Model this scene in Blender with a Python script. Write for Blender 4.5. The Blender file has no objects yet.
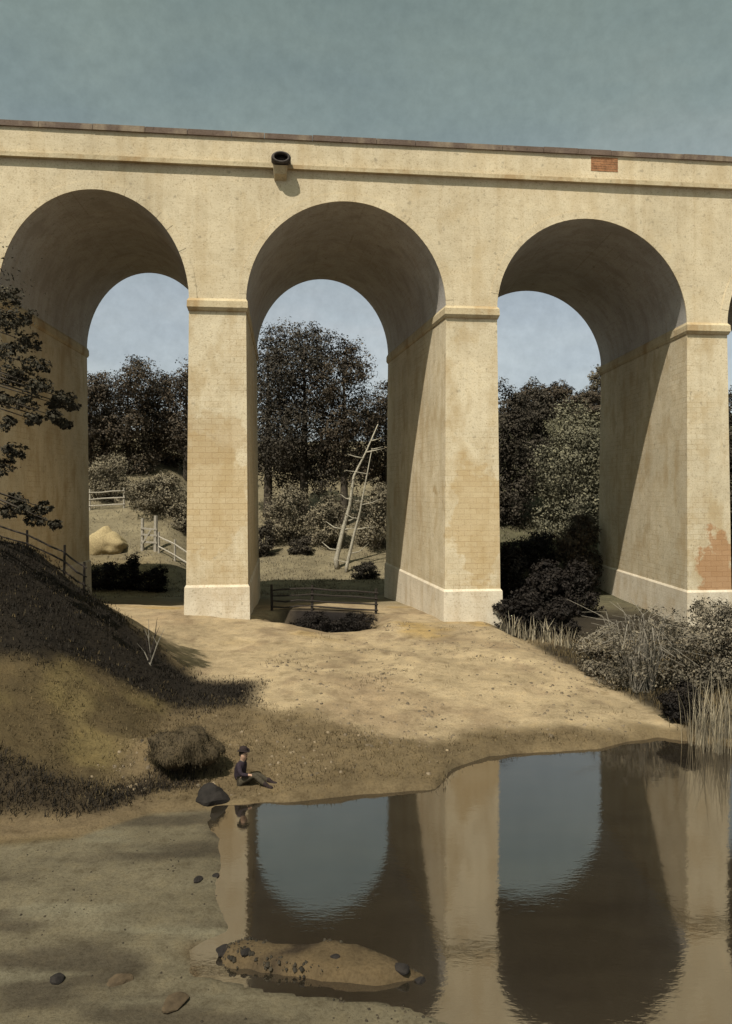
import bpy, bmesh, math, random
import numpy as np
from mathutils import Vector, Matrix

PI = math.pi
F, CX, HY, CAMZ = 786.0, 366.0, 490.0, 9.5      # lens of the camera, used to turn the survey of the photo into metres

scene = bpy.context.scene
COL = scene.collection

# ------------------------------------------------------------------ object helpers
def link(o, parent=None):
    COL.objects.link(o)
    if parent is not None:
        o.parent = parent
    return o

def tag(o, label=None, cat=None, group=None, kind=None):
    if label: o['label'] = label
    if cat: o['category'] = cat
    if group: o['group'] = group
    if kind: o['kind'] = kind
    return o

def thing(name, label, cat, loc=(0, 0, 0), rz=0.0, group=None):
    o = bpy.data.objects.new(name, None)
    o.empty_display_size = 0.3
    o.location = loc
    o.rotation_euler = (0, 0, rz)
    link(o)
    return tag(o, label, cat, group)

def mesh_obj(name, verts, faces, mat, parent=None, smooth=False):
    me = bpy.data.meshes.new(name)
    me.from_pydata([tuple(v) for v in verts], [], faces)
    if mat is not None:
        me.materials.append(mat)
    if smooth:
        me.polygons.foreach_set('use_smooth', [True] * len(me.polygons))
    me.update()
    return link(bpy.data.objects.new(name, me), parent)

class MB:
    """collects faces for ONE mesh"""
    def __init__(self):
        self.v, self.f = [], []
    def add(self, vs, fs):
        b = len(self.v)
        self.v += [tuple(p) for p in vs]
        self.f += [tuple(i + b for i in f) for f in fs]
    def hexa(self, p):      # 8 points: bottom ring 0-3, top ring 4-7
        self.add(p, [(3, 2, 1, 0), (4, 5, 6, 7), (0, 1, 5, 4), (1, 2, 6, 5), (2, 3, 7, 6), (3, 0, 4, 7)])
    def box(self, c, s, rz=0, jit=0, rng=random):
        pts = []
        for z in (-1, 1):
            for x, y in ((-1, -1), (1, -1), (1, 1), (-1, 1)):
                px, py, pz = x * s[0] / 2, y * s[1] / 2, z * s[2] / 2
                px += rng.uniform(-jit, jit); py += rng.uniform(-jit, jit); pz += rng.uniform(-jit, jit)
                pts.append((c[0] + px * math.cos(rz) - py * math.sin(rz), c[1] + px * math.sin(rz) + py * math.cos(rz), c[2] + pz))
        self.hexa(pts)
    def beam(self, a, b, w, h):
        a, b = Vector(a), Vector(b)
        d = (b - a).normalized()
        s = d.cross(Vector((0, 0, 1)))
        s = Vector((1, 0, 0)) if s.length < 1e-3 else s.normalized()
        u = s.cross(d)
        s *= w / 2; u *= h / 2
        self.hexa([a - s - u, a + s - u, a + s + u, a - s + u, b - s - u, b + s - u, b + s + u, b - s + u])
    def tube(self, pts, rads, n=7):
        pts = [Vector(p) for p in pts]
        rings = []
        for i, p in enumerate(pts):
            d = (pts[min(i + 1, len(pts) - 1)] - pts[max(i - 1, 0)]).normalized()
            s = d.cross(Vector((0.13, 0.97, 0.21))).normalized()
            t = d.cross(s)
            rings.append([p + (s * math.cos(2 * PI * k / n) + t * math.sin(2 * PI * k / n)) * rads[i] for k in range(n)])
        vs = [v for r in rings for v in r]
        fs = []
        for i in range(len(pts) - 1):
            for k in range(n):
                fs.append((i * n + k, i * n + (k + 1) % n, (i + 1) * n + (k + 1) % n, (i + 1) * n + k))
        fs.append(tuple(range(n))[::-1])
        fs.append(tuple((len(pts) - 1) * n + k for k in range(n)))
        self.add(vs, fs)
    def build(self, name, mat, parent=None, smooth=False):
        return mesh_obj(name, self.v, self.f, mat, parent, smooth)

# ------------------------------------------------------------------ value noise (numpy)
_rs = np.random.RandomState(11)
_tab = _rs.rand(256, 256)
def vnoise(x, y):
    x = np.asarray(x, float); y = np.asarray(y, float)
    xi = np.floor(x).astype(int); yi = np.floor(y).astype(int)
    fx = x - xi; fy = y - yi
    fx = fx * fx * (3 - 2 * fx); fy = fy * fy * (3 - 2 * fy)
    g = lambda a, b: _tab[a % 256, b % 256]
    return (g(xi, yi) * (1 - fx) + g(xi + 1, yi) * fx) * (1 - fy) + (g(xi, yi + 1) * (1 - fx) + g(xi + 1, yi + 1) * fx) * fy
def fbm(x, y, o=4):
    s = 0; a = 0.5
    for i in range(o):
        s = s + a * (vnoise(x * 2 ** i + 17.3 * i, y * 2 ** i + 5.1 * i) - 0.5) * 2
        a *= 0.5
    return s
def ss(a, b, x):
    t = np.clip((np.asarray(x, float) - a) / (b - a), 0, 1)
    return t * t * (3 - 2 * t)

# ------------------------------------------------------------------ materials
def new_mat(name):
    m = bpy.data.materials.new(name)
    m.use_nodes = True
    nt = m.node_tree
    for n in list(nt.nodes): nt.nodes.remove(n)
    out = nt.nodes.new('ShaderNodeOutputMaterial')
    b = nt.nodes.new('ShaderNodeBsdfPrincipled')
    nt.links.new(b.outputs[0], out.inputs[0])
    return m, nt, b, out
def N(nt, t, **kw):
    n = nt.nodes.new('ShaderNode' + t)
    for k, v in kw.items(): setattr(n, k, v)
    return n
def noise(nt, vec, scale, detail=4, rough=0.6):
    n = N(nt, 'TexNoise'); n.inputs['Scale'].default_value = scale
    n.inputs['Detail'].default_value = detail; n.inputs['Roughness'].default_value = rough
    if vec is not None: nt.links.new(vec, n.inputs['Vector'])
    return n.outputs['Fac']
def ramp(nt, fac, stops):
    r = N(nt, 'ValToRGB')
    while len(r.color_ramp.elements) < len(stops): r.color_ramp.elements.new(0.5)
    for e, (p, c) in zip(r.color_ramp.elements, stops):
        e.position = p; e.color = tuple(c) + (1,) if len(c) == 3 else c
    nt.links.new(fac, r.inputs[0])
    return r.outputs[0]
def mix(nt, fac, a, b, mode='MIX'):
    m = N(nt, 'Mix', data_type='RGBA', blend_type=mode)
    for s, v in ((0, fac), (6, a), (7, b)):
        if isinstance(v, (int, float)): m.inputs[s].default_value = v
        elif isinstance(v, tuple): m.inputs[s].default_value = v + (1,) if len(v) == 3 else v
        else: nt.links.new(v, m.inputs[s])
    return m.outputs[2]
def bump(nt, b, h, dist, strength=0.5):
    n = N(nt, 'Bump'); n.inputs['Strength'].default_value = strength; n.inputs['Distance'].default_value = dist
    nt.links.new(h, n.inputs['Height']); nt.links.new(n.outputs[0], b.inputs['Normal'])
def mapping(nt, src, scale=(1, 1, 1)):
    m = N(nt, 'Mapping'); m.inputs['Scale'].default_value = scale
    nt.links.new(src, m.inputs['Vector'])
    return m.outputs[0]

def mat_plain(name, col, var=0.35, scale=6.0, rough=0.9, coord='Object', b_d=0.02, spec=0.2):
    m, nt, b, _ = new_mat(name)
    tc = N(nt, 'TexCoord').outputs[coord]
    f = noise(nt, tc, scale, 6, 0.7)
    lo = tuple(c * (1 - var) for c in col); hi = tuple(min(1, c * (1 + var)) for c in col)
    nt.links.new(ramp(nt, f, [(0.3, lo), (0.7, hi)]), b.inputs['Base Color'])
    b.inputs['Roughness'].default_value = rough
    b.inputs['Specular IOR Level'].default_value = spec
    if b_d: bump(nt, b, f, b_d)
    return m

def _edge(nt, v, a, b, amt):
    mr = N(nt, 'MapRange'); mr.inputs['From Min'].default_value = a; mr.inputs['From Max'].default_value = b
    mr.inputs['To Min'].default_value = amt; mr.inputs['To Max'].default_value = 0
    nt.links.new(v, mr.inputs['Value'])
    return mr.outputs[0]

def at(px, py, Y): return ((px - CX) / F * Y, Y, CAMZ - (py - HY) / F * Y)

def mat_stone(name, base, stain, ochre_amt=0.5, patchy=(), courses=0.25):
    """old limewashed masonry: mottled, speckled, with faint courses and iron stains"""
    m, nt, b, _ = new_mat(name)
    pos = N(nt, 'NewGeometry').outputs['Position']
    big = noise(nt, pos, 0.16, 5, 0.6)
    mid = noise(nt, pos, 0.9, 6, 0.7)
    fine = noise(nt, pos, 9.0, 3, 0.8)
    c = ramp(nt, big, [(0.3, tuple(x * 0.86 for x in base)), (0.7, tuple(min(1, x * 1.08) for x in base))])
    c = mix(nt, 1.0, c, ramp(nt, mid, [(0.25, (0.84, 0.82, 0.78)), (0.55, (1, 1, 1)), (0.8, (1.05, 1.03, 0.98))]), 'MULTIPLY')
    c = mix(nt, 1.0, c, ramp(nt, fine, [(0.30, (0.60, 0.55, 0.50)), (0.46, (1, 1, 1)), (0.66, (1.0, 1.0, 1.0)), (0.78, (1.12, 1.12, 1.12))]), 'MULTIPLY')
    # soft vertical rain streaks
    st = noise(nt, mapping(nt, pos, (1.1, 1.1, 0.07)), 1.0, 5, 0.65)
    c = mix(nt, 1.0, c, ramp(nt, st, [(0.34, (0.90, 0.875, 0.84)), (0.5, (1, 1, 1))]), 'MULTIPLY')
    # dark pitting
    pit = noise(nt, pos, 2.6, 2, 0.5)
    c = mix(nt, ramp(nt, pit, [(0.66, (0, 0, 0)), (0.74, (0.6,) * 3)]), c, tuple(x * 0.45 for x in base))
    # coursed stone
    br = N(nt, 'TexBrick')
    sep = N(nt, 'SeparateXYZ'); nt.links.new(pos, sep.inputs[0])
    cmb = N(nt, 'CombineXYZ')
    ad = N(nt, 'Math', operation='ADD'); nt.links.new(sep.outputs[0], ad.inputs[0]); nt.links.new(sep.outputs[1], ad.inputs[1])
    nt.links.new(ad.outputs[0], cmb.inputs[0]); nt.links.new(sep.outputs[2], cmb.inputs[1])
    nt.links.new(cmb.outputs[0], br.inputs['Vector'])
    br.inputs['Scale'].default_value = 1.0
    br.inputs['Brick Width'].default_value = 0.9; br.inputs['Row Height'].default_value = 0.36
    br.inputs['Mortar Size'].default_value = 0.018; br.inputs['Mortar Smooth'].default_value = 0.6
    br.inputs['Color1'].default_value = (1, 1, 1, 1); br.inputs['Color2'].default_value = (0.92, 0.88, 0.82, 1); br.inputs['Mortar'].default_value = (0.62, 0.54, 0.44, 1)
    seen = ramp(nt, noise(nt, pos, 0.35, 4, 0.6), [(0.42, (0, 0, 0)), (0.62, (courses * 2.4,) * 3)])
    c = mix(nt, seen, c, mix(nt, 1.0, c, br.outputs['Color'], 'MULTIPLY'))
    # iron stains
    stn = noise(nt, mapping(nt, pos, (0.6, 0.6, 0.32)), 1.0, 5, 0.6)
    c = mix(nt, ramp(nt, stn, [(0.5, (0, 0, 0)), (0.66, (ochre_amt,) * 3)]), c, stain)
    for (ctr, rad, col, amt) in patchy:      # old repairs and seepage, each with a shape of its own
        vm = N(nt, 'VectorMath', operation='SUBTRACT'); nt.links.new(pos, vm.inputs[0]); vm.inputs[1].default_value = ctr
        vd = N(nt, 'VectorMath', operation='DIVIDE'); nt.links.new(vm.outputs[0], vd.inputs[0]); vd.inputs[1].default_value = rad
        ln = N(nt, 'VectorMath', operation='LENGTH'); nt.links.new(vd.outputs[0], ln.inputs[0])
        a1 = N(nt, 'Math', operation='MULTIPLY_ADD'); nt.links.new(noise(nt, pos, 0.8, 6, 0.65), a1.inputs[0]); a1.inputs[1].default_value = 2.4; nt.links.new(ln.outputs['Value'], a1.inputs[2])
        c = mix(nt, _edge(nt, a1.outputs[0], 2.05, 2.25, amt), c, mix(nt, 1.0, br.outputs['Color'], col, 'MULTIPLY'))
    nt.links.new(c, b.inputs['Base Color'])
    b.inputs['Roughness'].default_value = 0.92
    b.inputs['Specular IOR Level'].default_value = 0.15
    hm = mix(nt, 0.35, mid, fine)
    bump(nt, b, hm, 0.10, 0.5)
    return m

M = {}
M['stone'] = mat_stone('limewashed_stone', (0.54, 0.455, 0.315), (0.38, 0.28, 0.15), 0.35, courses=0.12)
M['pier'] = mat_stone('pier_stone', (0.54, 0.46, 0.325), (0.35, 0.255, 0.135), 0.65, courses=0.34, patchy=[
    (at(718, 572, 53.5), (1.3, 3.0, 2.6), (0.34, 0.19, 0.095), 0.85), (at(205, 500, 49.8), (3.2, 3, 3.6), (0.42, 0.31, 0.165), 0.55),
    (at(205, 440, 49.8), (2.6, 3, 1.8), (0.36, 0.26, 0.14), 0.5), (at(480, 520, 51.6), (2.2, 3, 4.0), (0.41, 0.30, 0.155), 0.6), (at(432, 490, 51.6), (0.6, 3, 1.0), (0.3, 0.2, 0.08), 0.6)])
M['vault'] = mat_stone('vault_stone_shaded', (0.41, 0.385, 0.36), (0.27, 0.24, 0.21), 0.6, courses=0.2)  # wall stone again, its shade put into a greyer, darker colour
M['plinth'] = mat_stone('plinth_stone', (0.58, 0.51, 0.40), (0.36, 0.25, 0.13), 0.35, courses=0.2)
M['coping'] = mat_stone('coping_stone', (0.13, 0.095, 0.075), (0.36, 0.29, 0.2), 0.45, courses=0.2)
M['course'] = mat_stone('course_stone', (0.47, 0.39, 0.255), (0.27, 0.17, 0.075), 0.7, courses=0.2)
M['brick'] = mat_plain('old_brick', (0.26, 0.125, 0.06), 0.45, 3.0)
M['spout'] = mat_plain('spout_stone', (0.06, 0.05, 0.045), 0.5, 3.0)
M['wood_dark'] = mat_plain('dark_wood', (0.028, 0.022, 0.018), 0.5, 9.0)
M['wood_pale'] = mat_plain('weathered_wood', (0.30, 0.27, 0.22), 0.35, 9.0)
M['wood_grey'] = mat_plain('grey_wood', (0.17, 0.15, 0.12), 0.4, 9.0)
M['bark'] = mat_plain('bark', (0.05, 0.04, 0.03), 0.5, 5.0)
M['birch'] = mat_plain('pale_bark', (0.30, 0.27, 0.21), 0.45, 5.0)
M['rock'] = mat_plain('dark_rock', (0.016, 0.013, 0.011), 0.5, 3.0)
M['rock_pale'] = mat_plain('brown_rock', (0.060, 0.042, 0.024), 0.45, 3.0)
M['straw'] = mat_plain('straw', (0.30, 0.235, 0.125), 0.35, 7.0, b_d=0.08)
M['cloth'] = mat_plain('dark_cloth', (0.022, 0.015, 0.02), 0.4, 20.0)
M['cloth_brown'] = mat_plain('brown_cloth', (0.042, 0.034, 0.022), 0.4, 20.0)
M['cloth_grey'] = mat_plain('grey_cloth', (0.10, 0.085, 0.07), 0.3, 20.0)
M['hat'] = mat_plain('felt', (0.02, 0.013, 0.012), 0.3, 20.0)
M['hair'] = mat_plain('hair', (0.03, 0.02, 0.012), 0.3, 20.0)
M['skin'] = mat_plain('skin', (0.36, 0.22, 0.15), 0.08, 10.0, rough=0.6, b_d=0)
M['eye'] = mat_plain('eye', (0.03, 0.025, 0.02), 0.1, 10.0, rough=0.3, b_d=0)

def mat_leaf(name, col, var=0.55, scale=0.5, warm=0.0):
    m, nt, b, out = new_mat(name)
    pos = N(nt, 'NewGeometry')
    f1 = noise(nt, pos.outputs['Position'], scale, 3, 0.6)
    lo = tuple(c * (1 - var) for c in col); hi = tuple(c * (1 + var) for c in col)
    c1 = ramp(nt, f1, [(0.32, lo), (0.68, hi)])
    rnd = ramp(nt, pos.outputs['Random Per Island'], [(0, (0.72, 0.72, 0.72)), (0.5, (1, 1, 1)), (1, (1.3 + warm, 1.26, 1.16 - warm))])
    nt.links.new(mix(nt, 1.0, c1, rnd, 'MULTIPLY'), b.inputs['Base Color'])
    b.inputs['Roughness'].default_value = 0.75
    b.inputs['Specular IOR Level'].default_value = 0.15
    return m
M['leaf_dark'] = mat_leaf('leaf_dark', (0.044, 0.037, 0.028), 0.38, 0.22)
M['leaf_black'] = mat_leaf('leaf_blackish', (0.014, 0.011, 0.009), 0.5, 0.8)
M['leaf_umber'] = mat_leaf('leaf_umber', (0.054, 0.043, 0.031), 0.38, 0.22, 0.1)
M['leaf_sage'] = mat_leaf('leaf_sage', (0.135, 0.115, 0.080), 0.3, 0.35)
M['leaf_olive'] = mat_leaf('leaf_olive', (0.125, 0.117, 0.080), 0.28, 0.2)
M['leaf_grey'] = mat_leaf('leaf_grey', (0.115, 0.098, 0.072), 0.4, 0.8)
M['turf'] = mat_leaf('leaf_turf', (0.046, 0.034, 0.018), 0.45, 1.0)
M['leaf_near'] = mat_leaf('leaf_near', (0.036, 0.031, 0.021), 0.5, 1.2)
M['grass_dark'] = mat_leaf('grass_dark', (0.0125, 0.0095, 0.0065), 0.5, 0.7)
M['grass_brown'] = mat_leaf('grass_brown', (0.085, 0.062, 0.030), 0.5, 0.5)
M['grass_pale'] = mat_leaf('grass_pale', (0.20, 0.17, 0.12), 0.4, 0.8)

# ground: one sheet, its soil colours and some painted shade in a per-vertex tint
def mat_ground():
    m, nt, b, _ = new_mat('ground')
    at = N(nt, 'VertexColor', layer_name='soil').outputs[0]
    pos = N(nt, 'NewGeometry').outputs['Position']
    f0 = noise(nt, mapping(nt, pos, (1, 1, 1.5)), 0.35, 5, 0.65)
    f1 = noise(nt, pos, 1.6, 6, 0.72)
    f2 = noise(nt, pos, 14.0, 4, 0.75)
    c = mix(nt, 1.0, at, ramp(nt, f0, [(0.3, (0.72, 0.70, 0.66)), (0.7, (1.22, 1.2, 1.14))]), 'MULTIPLY')
    c = mix(nt, 1.0, c, ramp(nt, f1, [(0.28, (0.62, 0.58, 0.52)), (0.48, (1, 1, 1)), (0.75, (1.22, 1.18, 1.1))]), 'MULTIPLY')
    c = mix(nt, 1.0, c, ramp(nt, f2, [(0.3, (0.66, 0.64, 0.6)), (0.55, (1.06, 1.06, 1.06))]), 'MULTIPLY')
    nt.links.new(c, b.inputs['Base Color'])
    b.inputs['Roughness'].default_value = 0.9
    b.inputs['Specular IOR Level'].default_value = 0.15
    bump(nt, b, mix(nt, 0.4, f1, f2), 0.12, 0.55)
    return m
M['ground'] = mat_ground()

def mat_water():
    m, nt, b, out = new_mat('river_water')
    nt.nodes.remove(b)
    pos = N(nt, 'NewGeometry').outputs['Position']
    dif = N(nt, 'BsdfDiffuse')
    mud = noise(nt, mapping(nt, pos, (0.25, 0.6, 1)), 1.0, 5, 0.6)
    nt.links.new(ramp(nt, mud, [(0.3, (0.014, 0.011, 0.008)), (0.7, (0.026, 0.021, 0.014))]), dif.inputs[0])
    gl = N(nt, 'BsdfGlossy'); gl.inputs['Roughness'].default_value = 0.035
    gl.inputs['Color'].default_value = (0.80, 0.765, 0.73, 1)
    lw = N(nt, 'Fresnel'); lw.inputs['IOR'].default_value = 1.9
    mr = N(nt, 'MapRange'); mr.inputs['From Min'].default_value = 0.1; mr.inputs['From Max'].default_value = 0.5
    mr.inputs['To Min'].default_value = 0.36; mr.inputs['To Max'].default_value = 0.62
    nt.links.new(lw.outputs[0], mr.inputs['Value'])
    mx = N(nt, 'MixShader')
    nt.links.new(mr.outputs[0], mx.inputs[0]); nt.links.new(dif.outputs[0], mx.inputs[1]); nt.links.new(gl.outputs[0], mx.inputs[2])
    nt.links.new(mx.outputs[0], out.inputs[0])
    h = noise(nt, mapping(nt, pos, (1.3, 2.6, 1)), 1.0, 5, 0.62)
    h2 = noise(nt, mapping(nt, pos, (5.0, 11.0, 1)), 1.0, 2, 0.5)
    bn = N(nt, 'Bump'); bn.inputs['Strength'].default_value = 0.055; bn.inputs['Distance'].default_value = 0.05
    nt.links.new(mix(nt, 0.25, h, h2), bn.inputs['Height'])
    nt.links.new(bn.outputs[0], gl.inputs['Normal'])
    return m
M['water'] = mat_water()

# ------------------------------------------------------------------ terrain
WLX = [-60, -30, -15, -9.8, -7.85, -6.4, -3.8, -2.0, 2.3, 2.9, 4.4, 8.5, 11.2, 12.4, 15, 20, 40, 80]
WLY = [19, 19.5, 20.4, 21.0, 21.3, 23.0, 23.5, 23.9, 24.9, 26.7, 28.0, 28.7, 30.0, 29.4, 28.4, 27.6, 25, 24]
HX = [-90, -45, -30, -20, -15.4, -11.6, -9.07, -7.6, -4.9, -3]
HZ = [16, 13, 11.5, 9.0, 6.3, 3.55, 1.15, 0.15, 0.0, 0.0]

def mud_mask(X, Y):
    Ys = np.maximum(Y, 3.0)
    py = HY + F * CAMZ / Ys
    px = CX + F * X / Ys
    e = np.interp(py, [780, 812, 930, 950, 975, 992, 1005, 1024, 1200, 2500], [200, 236, 236, 200, 200, 300, 420, 470, 560, 600])
    wob = 14 * fbm(X * 0.7, Y * 0.7, 3)
    return ss(30, -34, px - e + wob)

def ground_h(X, Y):
    X = np.asarray(X, float); Y = np.asarray(Y, float)
    wob = 0.35 * fbm(X * 0.45, X * 0.13 + 3, 3)
    yw = np.interp(X, WLX, WLY) + wob
    d = Y - yw
    lip = ss(-0.7, 0.45, d)
    z = -0.8 + 0.98 * lip
    e = 10.3 + (40 - Y) * 0.15 + 0.5 * fbm(Y * 0.3, X * 0.1, 2)
    m = 1 - ss(e - 1.3, e + 0.9, X)
    z = z + 0.72 * ss(0.5, 15, d) * m + 0.10 * fbm(X * 0.5, Y * 0.5, 4) * lip
    z = z + 0.45 * ss(40, 49, Y) * ss(0, -8, X) + lip * ss(50, 47, Y) * (0.10 * fbm(X * 1.3, Y * 1.3, 4) + 0.22 * fbm(X * 0.25 + 60, Y * 0.25, 2))
    # hill on the left bank
    H = np.interp(X, HX, HZ)
    H = H * (1 + 0.06 * fbm(X * 0.6, X * 0.2, 3))
    t = np.clip((Y - yw - 0.9) / (33 - yw - 0.9), 0, 1)
    p = 0.25 * ss(0.0, 0.13, t) + 0.75 * np.sin(t * PI / 2) ** 1.1
    p = p * (1 - 0.93 * ss(33.5, 45.5, Y))
    hl = ss(0.3, 2, H)
    z = z + H * p + 0.22 * hl * fbm(X * 0.55 + 9, Y * 0.55, 4) * ss(0.05, 0.3, t)
    z = z + 0.95 * np.exp(-((X + 6.5) / 1.8) ** 2 - ((Y - 26.5) / 0.95) ** 2)
    # country behind
    A = np.interp(Y, [50, 66, 74, 79, 84, 88, 98, 105, 118, 150, 300, 900, 3000], [0.5, 0.2, -0.5, -0.3, 1.5, 2.6, 7.0, 8.4, 11.5, 20, 32, 40, 40])
    B = np.interp(Y, [50, 60, 66, 76, 89, 101, 109, 150, 300, 900, 3000], [0.6, 0.5, 0.2, -0.5, -0.5, 2.0, 4.3, 13, 28, 40, 40])
    C = np.interp(Y, [50, 66, 76, 88, 110, 135, 160, 300, 900, 3000], [0.3, 0.3, 0.5, 3.8, 12.5, 21.5, 25, 32, 40, 40])
    k = X / np.maximum(Y, 1)
    wa = ss(-0.18, -0.26, k); wc = ss(0.08, 0.17, k)
    bg = A * wa + B * (1 - wa) * (1 - wc) + C * wc
    bg = bg + 0.5 * fbm(X * 0.12, Y * 0.12, 4) * ss(72, 90, Y)
    w = ss(50, 64, Y)
    z = z * (1 - w) + bg * w
    dx = (X + 2.8 + 0.3 * fbm(Y * .8, X * .3, 2)) / 3.25
    cut = np.exp(-(dx ** 2) ** 2) * ss(49.0, 50.2, Y + 0.3 * fbm(X * .8, X * .1, 2)) * ss(54.6, 53.0, Y)
    z = z * (1 - cut) - 0.75 * cut
    z = z + 0.35 * np.exp(-(dx ** 2) ** 2) * ss(53.2, 54.4, Y) * ss(66, 58, Y) - 0.3 * np.exp(-((X + 2.4) / 2.2) ** 2) * ss(46.5, 49, Y) * ss(50.5, 50, Y)
    # shallows and sandbar
    mm = mud_mask(X, Y)
    mz = 0.05 + 0.035 * fbm(X * 0.6, Y * 1.6, 4) + 0.02 * np.sin(Y * 1.7 + 0.5 * X + 2 * fbm(X * .3, Y * .3, 2))
    z = np.where(d < 0.6, np.maximum(z, -0.26 * (1 - mm) + mz * mm), z)
    bx = (X + 0.9) / 2.6; by = (Y - 15.75 + 0.16 * (X + 1)) / 0.72
    r2 = bx ** 2 + by ** 2 + 0.35 * fbm(X * 1.5, Y * 1.5, 3)
    z = np.maximum(z, -0.8 + 1.02 * ss(1.15, 0.35, r2))
    z = np.where(Y < 9, np.minimum(z, 0.04), z)
    return z
def gh(x, y):
    return float(ground_h(np.array([x]), np.array([y]))[0])

def soil(X, Y, Z):
    """the colour of the bare soil or turf at each point, with some shade put in"""
    n = X.shape
    def c3(c): return np.broadcast_to(np.array(c, float), n + (3,)).copy()
    def lay(base, col, w): return base * (1 - w[..., None]) + np.array(col) * w[..., None]
    yw = np.interp(X, WLX, WLY)
    d = Y - yw
    sand = c3((0.270, 0.212, 0.136))
    f = fbm(X * 0.25, Y * 0.25, 3)
    c = lay(sand, (0.215, 0.162, 0.104), ss(0.0, 0.5, f))
    c = lay(c, (0.26, 0.185, 0.085), ss(0.1, 0.5, fbm(X * 0.3 + 40, Y * 0.3, 3)) * ss(42, 48, Y))
    c = lay(c, (0.175, 0.130, 0.085), .7 * ss(0.12, 0.42, fbm(X * 0.9 + 4, Y * 0.7, 4)))
    c = lay(c, (0.33, 0.262, 0.170), .6 * ss(0.15, 0.45, fbm(X * 0.6 + 24, Y * 0.9, 4)))
    # brown turf running down the near shore of the spit
    thr = np.interp(X, [-9, -4.9, -1.4, 3, 8, 12], [11.5, 9.8, 6.6, 2.4, 1.3, 1.0])
    near = ss(0.9, -0.9, d - thr + 1.3 * fbm(X * .5, Y * .5 + 8, 3))
    near = np.maximum(near, ss(1.2, 0.5, d) * 0.7)
    c = lay(c, (0.096, 0.071, 0.040), near * 0.95)
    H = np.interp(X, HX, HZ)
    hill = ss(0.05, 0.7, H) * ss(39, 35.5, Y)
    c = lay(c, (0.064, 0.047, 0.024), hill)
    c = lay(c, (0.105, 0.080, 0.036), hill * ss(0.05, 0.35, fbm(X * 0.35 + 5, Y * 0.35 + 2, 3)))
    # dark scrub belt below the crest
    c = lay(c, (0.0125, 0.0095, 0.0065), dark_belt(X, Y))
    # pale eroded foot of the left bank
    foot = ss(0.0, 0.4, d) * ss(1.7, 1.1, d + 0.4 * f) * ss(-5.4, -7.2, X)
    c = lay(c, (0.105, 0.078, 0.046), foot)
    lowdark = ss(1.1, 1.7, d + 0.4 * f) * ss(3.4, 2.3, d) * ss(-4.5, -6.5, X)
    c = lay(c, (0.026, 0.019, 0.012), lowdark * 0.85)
    # river bed and mud
    bed = ss(0.15, -0.25, d)
    mudc = lay(c3((0.094, 0.080, 0.054)), (0.052, 0.043, 0.030), ss(0.05, 0.4, fbm(X * 0.35, Y * 1.1 + 7, 4)))
    mudc = lay(mudc, (0.115, 0.102, 0.072), ss(0.2, 0.5, fbm(X * 0.3 + 20, Y * 1.3, 3)))
    c = c * (1 - bed[..., None]) + mudc * bed[..., None]
    bx = (X + 0.9) / 2.75; by = (Y - 15.75 + 0.16 * (X + 1)) / 0.8
    bar = ss(1.3, 0.8, bx ** 2 + by ** 2)
    c = lay(c, (0.078, 0.056, 0.031), bar)
    c = lay(c, (0.028, 0.02, 0.013), bar * ss(0.22, 0.45, fbm(X * 1.3, Y * 1.6 + 4, 3) + 0.25 * ss(0.1, -0.6, by)))  # dark mottling, plus the near edge's shadow put into the colour
    # hollow under arch with the vault's shade put into its colour, then meadow
    hol_shade = np.exp(-(((X + 2.8) / 3.5) ** 2) ** 3) * ss(49.3, 50.0, Y) * ss(55.4, 54.2, Y)
    c = lay(c, (0.011, 0.009, 0.009), hol_shade)
    c = lay(c, (0.026, 0.021, 0.015), ss(7.6, 8.6, X + .12 * (50 - Y)) * ss(48.2, 49.6, Y) * ss(78, 70, Y))
    fld = ss(56, 68, Y)
    c = lay(c, (0.150, 0.128, 0.085), fld)
    k = X / np.maximum(Y, 1)
    c = lay(c, (0.072, 0.068, 0.042), fld * ss(0.1, 0.15, k))
    c = lay(c, (0.15, 0.115, 0.06), fld * ss(-0.24, -0.28, k) * ss(90, 80, Y))
    # rank low ground to the right of the spit
    e = 10.3 + (40 - Y) * 0.15
    c = lay(c, (0.03, 0.024, 0.016), ss(e + 0.2, e + 1.2, X) * ss(0.4, 1.0, d) * ss(50, 46, Y))
    return np.clip(c, 0, 1)

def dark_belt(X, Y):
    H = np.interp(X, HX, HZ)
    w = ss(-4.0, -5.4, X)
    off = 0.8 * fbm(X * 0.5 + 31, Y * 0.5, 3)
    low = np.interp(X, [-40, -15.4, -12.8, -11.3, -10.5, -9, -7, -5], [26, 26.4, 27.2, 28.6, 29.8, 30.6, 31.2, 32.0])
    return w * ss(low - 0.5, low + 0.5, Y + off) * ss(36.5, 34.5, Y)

def axis(pieces):
    out = []
    for a, b, s in pieces:
        n = max(2, int(round((b - a) / s)))
        out += list(np.linspace(a, b, n, endpoint=False))
    return out
gx = [-2500, -1600, -1000, -650, -420, -280, -190] + axis([(-140, -60, 5), (-60, -24, 1.2), (-24, -12, 0.34), (-12, 15, 0.2), (15, 24, 0.4), (24, 70, 1.4), (70, 150, 6)]) + [150, 200, 280, 420, 650, 1000, 1600, 2500]
gy = [-60, -30, -12, -4, 2] + axis([(6, 13, 0.7), (13, 26, 0.14), (26, 36, 0.2), (36, 60, 0.34), (60, 110, 1.0), (110, 170, 2.2), (170, 320, 9)]) + [320, 420, 600, 900, 1400, 2200, 3200]
GX, GY = np.meshgrid(np.array(gx), np.array(gy))
GZ = ground_h(GX, GY)
nx, ny = len(gx), len(gy)
verts = np.stack([GX, GY, GZ], -1).reshape(-1, 3)
idx = np.arange(nx * ny).reshape(ny, nx)
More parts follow.
